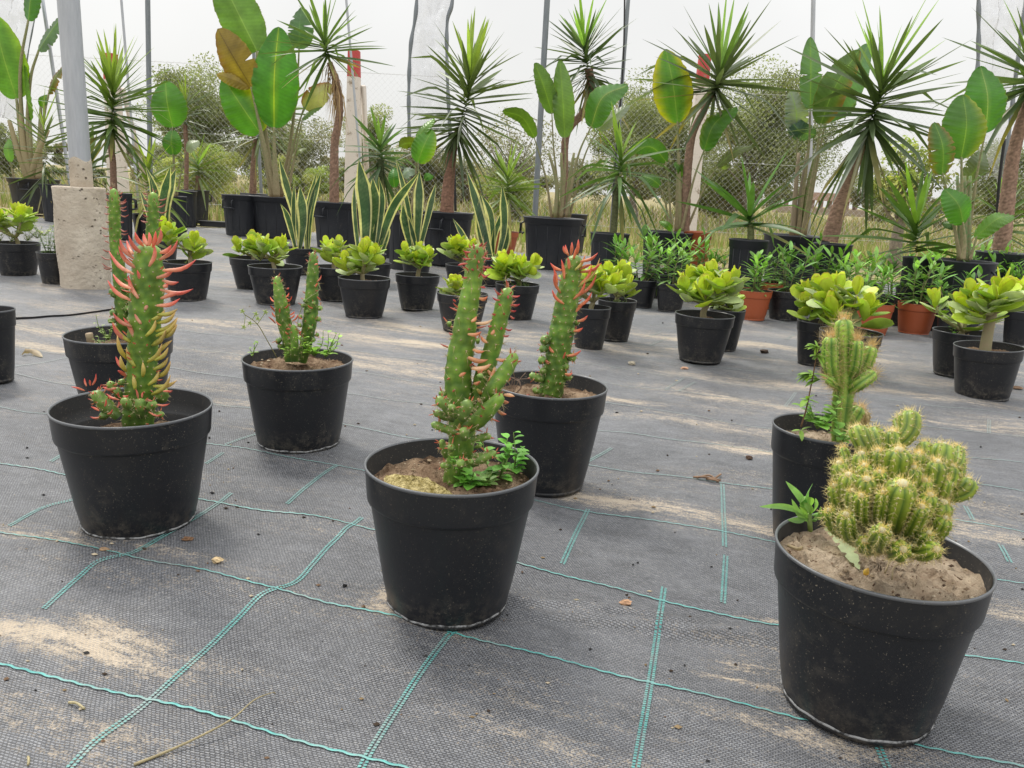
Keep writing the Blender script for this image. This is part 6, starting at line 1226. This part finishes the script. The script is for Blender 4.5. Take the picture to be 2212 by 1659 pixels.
for k, x in enumerate((1200, 1212, 1226)):
    mb = MB(); tube(mb, resample([AT(x, 470, D), AT(x+3, 400, D), AT(x+(k-1)*14, 330, D)], 12), np.linspace(px(6, D), px(2.5, D), 12), 8, (.24, .28, .12)); mb.build('stalk', M['bark2'], p.t)
q = tub(1240, 462, 60, .36, 'potted_yucca', 'dark yucca cut by the top edge right of the middle', 'potted yucca', TG, ()); D = q.D+.05
trunk(q.t, [(1221, 462), (1220, 380), (1224, 290), (1262, 240), (1276, 190), (1272, 150)], D, 13, 16, 9, (.22, .14, .10)); yucca_crown(q.t, [(1272, 185), (1268, 150), (1263, 118), (1262, 92)], D, 94, .54, .031, 23, -50, 85, ((.065, .105, .045), (.08, .13, .05), (.2, .36, .06)), .09)
mb = MB(); P0 = resample([AT(1277, 200, D), AT(1275, 150, D)], 10)
for k in range(22):
    b = P0[rs.randint(0, 10)]; a = rs.rand()*6.28; L = rs.uniform(.15, .34); tt = np.linspace(0, 1, 8)[:, None]; o_ = A1([math.cos(a), math.sin(a), 0]); P = b+o_*.12*tt*rs.uniform(.4, 1.5)-A1([0, 0, 1])*L*tt**1.3
    blade(mb, P, nrm(np.cross(o_, [0, 0, 1.])), .012*np.interp(tt[:, 0], [0, .3, 1], [1, .9, .1]), A1([.24, .2, .10])*rs.uniform(.6, 1.4), None, .4, 1)
mb.build('dead_leaves', M['grassm'], q.t)
# --- stalky yucca 1340
q = tub(1318, 503, 84, .34, 'potted_yucca', 'drooping yucca on a thin stalk right of the centre tub', 'potted yucca', TG, ()); D = q.D
trunk(q.t, [(1325, 503), (1330, 440), (1336, 380)], D, 14, 12, 10, (.15, .16, .08)); yucca_crown(q.t, [(1334, 405), (1338, 375), (1341, 350), (1342, 335)], D, 44, .38, .026, 24, -75, 84, ((.08, .15, .045), (.12, .22, .05), (.24, .38, .05)), .5, kink=.55)
# --- 1440 paddle with yellow edge, bent yucca
p = tub(1443, 500, 112, .35, 'potted_paddle_plant', 'paddle plant with one large yellow edged leaf right of centre', 'potted plant', TG, ()); D = p.D
paddle(p.t, 1464, 266, 1438, 106, 88, D, [(1465, 360), (1462, 500)], (0.095, 0.241, 0.027), ((0.500, 0.440, 0.020), 'b'), seed=45, stalkw=7, kind='ovate'); paddle(p.t, 1520, 326, 1592, 232, 46, D-.04, [(1498, 390), (1472, 500)], (0.090, 0.230, 0.032), ((0.200, 0.300, 0.040), 'r'), seed=46, stalkw=5, yaw=.5, bend=(1540, 272))
paddle(p.t, 1440, 350, 1358, 324, 34, D, [(1445, 410), (1450, 500)], (0.075, 0.178, 0.036), seed=47, stalkw=4, yaw=.5, bend=(1405, 322)); paddle(p.t, 1427, 402, 1386, 380, 26, D-.05, [(1438, 440), (1446, 500)], (0.080, 0.178, 0.036), seed=48, stalkw=4); paddle(p.t, 1547, 362, 1632, 314, 22, D, [(1520, 410), (1482, 500)], (0.140, 0.170, 0.060), seed=49, stalkw=4, yaw=.5, bend=(1585, 330))
paddle(p.t, 1560, 366, 1568, 348, 20, D+.05, None, (0.330, 0.400, 0.220), seed=50); paddle(p.t, 1452, 498, 1424, 478, 16, D-.12, [(1456, 505)], (0.128, 0.294, 0.027), seed=51, stalkw=3); paddle(p.t, 1458, 350, 1475, 380, 20, D, None, (0.085, 0.189, 0.036), seed=52, yaw=.5)
for k, x in enumerate((1470, 1480)):
    mb = MB(); tube(mb, resample([AT(x, 500, D), AT(x-2, 430, D), AT(x-4+k*10, 330, D)], 12), np.linspace(px(7, D), px(3, D), 12), 8, (.26, .26, .12)); mb.build('stalk', M['bark2'], p.t)
q = tub(1508, 500, 62, .36, 'potted_yucca', 'tall yucca whose trunk bends to the right, in a reddish brown pot', 'potted yucca', TG, (), color='terra'); D = q.D
trunk(q.t, [(1478, 500), (1482, 430), (1486, 360), (1496, 290), (1520, 240), (1536, 205)], D, 21, 12, 11, (.28, .18, .13)); yucca_crown(q.t, [(1540, 205), (1549, 185), (1554, 168), (1556, 155)], D, 66, .57, .031, 25, -48, 84, ((.10, .14, .065), (.12, .165, .07), (.15, .26, .06)), .07)
# --- low yucca 1620, tub with torn paddles 1720
q = tub(1618, 517, 86, .36, 'potted_yucca', 'low wide leaved yucca in the tub left of the handled one', 'potted yucca', TG, ()); trunk(q.t, [(1622, 517), (1622, 485)], q.D, 14, 13, 12, (.2, .22, .1)); yucca_crown(q.t, [(1620, 490), (1620, 475), (1621, 462)], q.D, 22, .44, .034, 26, -10, 76, ((.08, .17, .04), (.09, .2, .045), (.12, .26, .05)), .25, kink=.25)
p = tub(1722, 508, 146, .36, 'potted_paddle_plant', 'torn grey green paddle plant in the wide tub with a front handle', 'potted plant', TG, (262,)); D = p.D
paddle(p.t, 1750, 236, 1750, 80, 44, D-.02, [(1746, 330), (1722, 508)], (0.124, 0.227, 0.120), seed=53, stalkw=6, tears=3, yaw=.3, arch=.02); paddle(p.t, 1772, 270, 1856, 108, 66, D-.10, [(1764, 330), (1734, 508)], (0.090, 0.162, 0.032), ((0.220, 0.130, 0.030), 'l'), seed=54, stalkw=7, tears=3, bend=(1800, 190))
paddle(p.t, 1782, 262, 1876, 94, 66, D-.02, [(1768, 340), (1738, 508)], (0.124, 0.238, 0.130), seed=55, stalkw=6, tears=4, bend=(1835, 180)); paddle(p.t, 1722, 290, 1708, 196, 46, D+.04, [(1720, 380), (1714, 508)], (0.240, 0.280, 0.260), seed=56, tears=5, stalkw=5, yaw=.4)
paddle(p.t, 1762, 292, 1698, 244, 36, D+.05, None, (0.083, 0.151, 0.110), seed=57, tears=4, yaw=.5, bend=(1722, 286)); paddle(p.t, 1790, 250, 1850, 215, 44, D+.03, None, (0.106, 0.189, 0.054), seed=58, tears=6)
for k, x in enumerate((1712, 1724, 1736)):
    mb = MB(); tube(mb, resample([AT(x, 508, D), AT(x+6, 420, D), AT(x+14+k*6, 330, D)], 12), np.linspace(px(7, D), px(3, D), 12), 8, ((.3, .24, .17), (.22, .2, .14), (.14, .22, .05))[k]); mb.build('stalk', M['bark2'], p.t)
# --- big yucca 1900
p = tub(1800, 526, 86, .35, 'potted_yucca', 'biggest yucca with a leaning bare trunk, right of centre', 'potted yucca', TG, (200,)); D = p.D
trunk(p.t, [(1792, 522), (1800, 490), (1818, 430), (1840, 370), (1860, 315), (1872, 290)], D, 33, 18, 13, (.33, .21, .15)); yucca_crown(p.t, [(1872, 292), (1886, 252), (1898, 215), (1904, 190), (1906, 172)], D-.04, 104, .56, .032, 27, -64, 86, ((.078, .122, .055), (.115, .175, .055), (.24, .40, .05)), .07)
# --- right group
q = tub(1990, 556, 80, .33, 'potted_yucca', 'stemless wide leaved yucca left of the right paddle plant', 'potted yucca', TG, ()); yucca_crown(q.t, [(1978, 545), (1978, 520), (1979, 495), (1980, 478)], q.D, 32, .46, .032, 28, -10, 80, ((.10, .18, .04), (.11, .21, .04), (.2, .36, .05)), .3, kink=.2)
p = tub(2080, 562, 150, .34, 'potted_paddle_plant', 'paddle plant with four broad rounded leaves at the right', 'potted plant', TG, (100,)); D = p.D
paddle(p.t, 2129, 288, 2118, 143, 96, D+.04, [(2110, 380), (2086, 560)], (0.080, 0.230, 0.036), seed=60, stalkw=6, kind='ovate', rib=(0.300, 0.400, 0.140)); paddle(p.t, 2076, 344, 2080, 204, 102, D-.05, [(2078, 430), (2080, 560)], (0.080, 0.199, 0.032), ((0.250, 0.300, 0.030), 'l'), seed=61, stalkw=8, kind='ovate')
paddle(p.t, 2036, 378, 2018, 264, 60, D-.10, [(2052, 440), (2074, 560)], (0.080, 0.189, 0.032), ((0.220, 0.160, 0.030), 'b'), seed=62, stalkw=6, tears=5); paddle(p.t, 2081, 484, 2040, 408, 66, D-.14, [(2084, 520), (2080, 560)], (0.090, 0.261, 0.027), seed=63, stalkw=7, kind='ovate')
paddle(p.t, 2106, 514, 2190, 466, 34, D-.08, [(2096, 560)], (0.138, 0.283, 0.045), seed=64, stalkw=5, yaw=.6, bend=(2145, 476)); paddle(p.t, 2088, 392, 2124, 326, 50, D+.08, [(2086, 450), (2082, 560)], (0.166, 0.204, 0.117), seed=65, stalkw=5, tears=3); paddle(p.t, 2062, 492, 2036, 482, 26, D, [(2072, 560)], (0.075, 0.157, 0.036), seed=66, stalkw=4)
for k, x in enumerate((2072, 2084, 2092)):
    mb = MB(); tube(mb, resample([AT(x, 562, D), AT(x+1, 480, D), AT(x+(k-1)*4, 380, D)], 12), np.linspace(px(6, D), px(3, D), 12), 8, (.17, .28, .12)); mb.build('stalk', M['bark2'], p.t)
q = tub(2168, 545, 124, .35, 'potted_yucca', 'yucca with a thick rough trunk at the right edge', 'potted yucca', TG, (100,)); D = q.D
trunk(q.t, [(2163, 540), (2172, 470), (2180, 400), (2190, 330), (2208, 260), (2226, 215)], D, 32, 20, 14, (.34, .22, .16)); yucca_crown(q.t, [(2218, 205), (2228, 165), (2234, 135)], D, 70, .52, .031, 29, -45, 85, ((.075, .13, .04), (.11, .18, .045), (.2, .34, .05)), .10)
q = plant_pot(2170, 560, 60, .25, 'potted_yucca', 'small yucca growing at the foot of the rightmost trunk', 'potted yucca', TG, .75, .85, seed=62); yucca_crown(q.t, [(2168, 520), (2166, 480), (2166, 450)], q.D+.15, 34, .40, .028, 30, -50, 84, ((.10, .17, .04), (.12, .22, .04), (.22, .38, .05)), .35)
# black tray under the left tubs
t0 = G(488, 492); mb = MB(); mb.box((t0[0], t0[1], .03), (.5, .12, .05), 0, (.02, .02, .02)); mb.box((t0[0], t0[1], .058), (.54, .15, .008), 0, (.02, .02, .02)); o = mb.build('plastic_tray', M['cord'], smooth=False); tag(o, 'low black plastic tray on the fabric left of the double tubs', 'tray')
# ================================================================ LITTER ON THE FABRIC
def lay(x, y, dz=.002): g = G(x, y); g[2] = float(zmat(g[0], g[1]))+dz; return g
mb = MB(); tube(mb, resample([lay(290, 1662), lay(345, 1640), (lay(420, 1612, .006)), lay(500, 1580, .012), lay(550, 1545, .018), lay(590, 1512, .010), lay(596, 1508, .006)], 40), np.linspace(.0015, .0005, 40), 6, (.40, .34, .21)); tag(mb.build('dry_straw', M['weed']), 'long curved dry straw lying across the teal line, bottom left', 'straw')
mb = MB(); tube(mb, resample([lay(148, 1512), lay(165, 1518, .004), lay(182, 1528)], 8), .0014, 5, (.50, .44, .28)); tag(mb.build('straw_piece', M['weed']), 'short pale straw piece near the bottom left corner', 'straw')
mb = MB(); tube(mb, resample([lay(60, 1630), lay(62, 1640, .004), lay(60, 1648)], 8), .0013, 5, (.48, .42, .26)); tag(mb.build('straw_piece', M['weed']), 'tiny straw bit at the very bottom left corner', 'straw')
mb = MB()
for a_, b_, c_ in (((1497, 1036), (1520, 1040), (1556, 1044)), ((1504, 1038), (1530, 1036), (1545, 1042)), ((1540, 1042), (1550, 1038), (1556, 1032)), ((1525, 1040), (1540, 1046), (1552, 1047))): tube(mb, resample([lay(*a_, .003), lay(*b_, .007), lay(*c_, .004)], 10), .0021, 5, (.22, .14, .09))
tag(mb.build('dry_twig', M['bark']), 'dry forked brown twig on the fabric between the middle and right pots', 'twig')
def chunk(x, y, r, col, name, label, seed, flat=.6):
    c_ = lay(x, y, r*flat*.8); rs = np.random.RandomState(seed); th = np.linspace(0, PI, 7); a = np.linspace(0, 2*PI, 10, endpoint=False); Pg = np.zeros((7, 10, 3))
    rr = 1+.25*rs.randn(7, 10)
    for i in range(7):
        Pg[i, :, 0] = c_[0]+r*np.sin(th[i])*np.cos(a)*rr[i]; Pg[i, :, 1] = c_[1]+r*.7*np.sin(th[i])*np.sin(a)*rr[i]; Pg[i, :, 2] = c_[2]+r*flat*np.cos(th[i])
    mb = MB(); mb.grid(Pg, A1(col)*(.7+.6*rs.rand(7, 10, 1)), True); return tag(mb.build(name, M['bark'], smooth=False), label, name.replace('_', ' '), 'litter lying on the fabric')
chunk(1617, 996, .008, (.08, .05, .035), 'bark_chip', 'dark bark lump on the fabric left of the candelabra cactus pot', 1); chunk(1352, 1302, .0075, (.50, .30, .18), 'leaf_crumb', 'peach coloured crumb on a teal row below the middle', 2)
chunk(468, 1226, .008, (.50, .38, .22), 'dry_husk', 'pale curled husk on the fabric right of the left front pot', 3); chunk(408, 1168+2, .008, (.16, .09, .05), 'bark_chip', 'reddish brown chip beside the left front pot base', 4, .3)
chunk(227, 1199, .007, (.3, .2, .12), 'bark_chip', 'small brown chip on the teal row below the left front pot', 5, .3); chunk(1650, 765, .016, (.07, .05, .04), 'soil_lump', 'dark soil lump on the fabric left of the jade with side rosette', 6, .5)
chunk(744, 1270, .0035, (.02, .02, .02), 'black_crumb', 'tiny black crumb left of the front middle pot', 7); chunk(1478, 792, .012, (.5, .3, .2), 'leaf_crumb', 'small reddish crumb beyond the leaning cactus pot', 8, .4)
chunk(2197, 838, .016, (.22, .14, .09), 'dry_leaf', 'brown curled dry leaf at the right edge beside the tilted pot', 9, .35); chunk(1365, 790, .012, (.45, .4, .3), 'pebble', 'pale pebble just right of the leaning cactus pot', 10)
mb = MB(); P = resample([lay(48, 770, .004), lay(68, 765, .016), lay(92, 772, .004)], 12); blade(mb, P, A1([.1, 1, .5]), wprof(12, 'lance')*.011, (.34, .25, .17), (.5, .42, .3), .5, 2); tag(mb.build('dry_leaf', M['weed']), 'dry curled tan leaf on the fabric right of the left edge pot', 'leaf')
mb = MB(); rs = np.random.RandomState(21)
for k in range(420):
    y = .5+abs(rs.randn())*1.2; x = rs.uniform(-.75, .75)*(y+.2); r = rs.uniform(.0006, .0022)*(1+.25*y); z = float(zmat(x, y)); c_ = A1([x, y, z+r*.6]); col = ((.05, .035, .025), (.16, .10, .06), (.45, .38, .27), (.03, .03, .03), (.25, .18, .1))[rs.randint(5)]
    V = c_+A1([[1, 0, 0], [-1, 0, 0], [0, 1, 0], [0, -1, 0], [0, 0, .8], [0, 0, -.8]])*r*A1([rs.uniform(.6, 2.2), rs.uniform(.6, 1.5), 1]); mb.add(V, [(0, 2, 4), (2, 1, 4), (1, 3, 4), (3, 0, 4), (2, 0, 5), (1, 2, 5), (3, 1, 5), (0, 3, 5)], col)
tag(mb.build('soil_crumbs', M['matte'], smooth=False), 'scattered soil crumbs and bark bits on the fabric', 'crumbs', kind='stuff')
# soil and sand bits spread beside the pots are part of the fabric itself
S.cycles.use_denoising = True if hasattr(S, 'cycles') else False
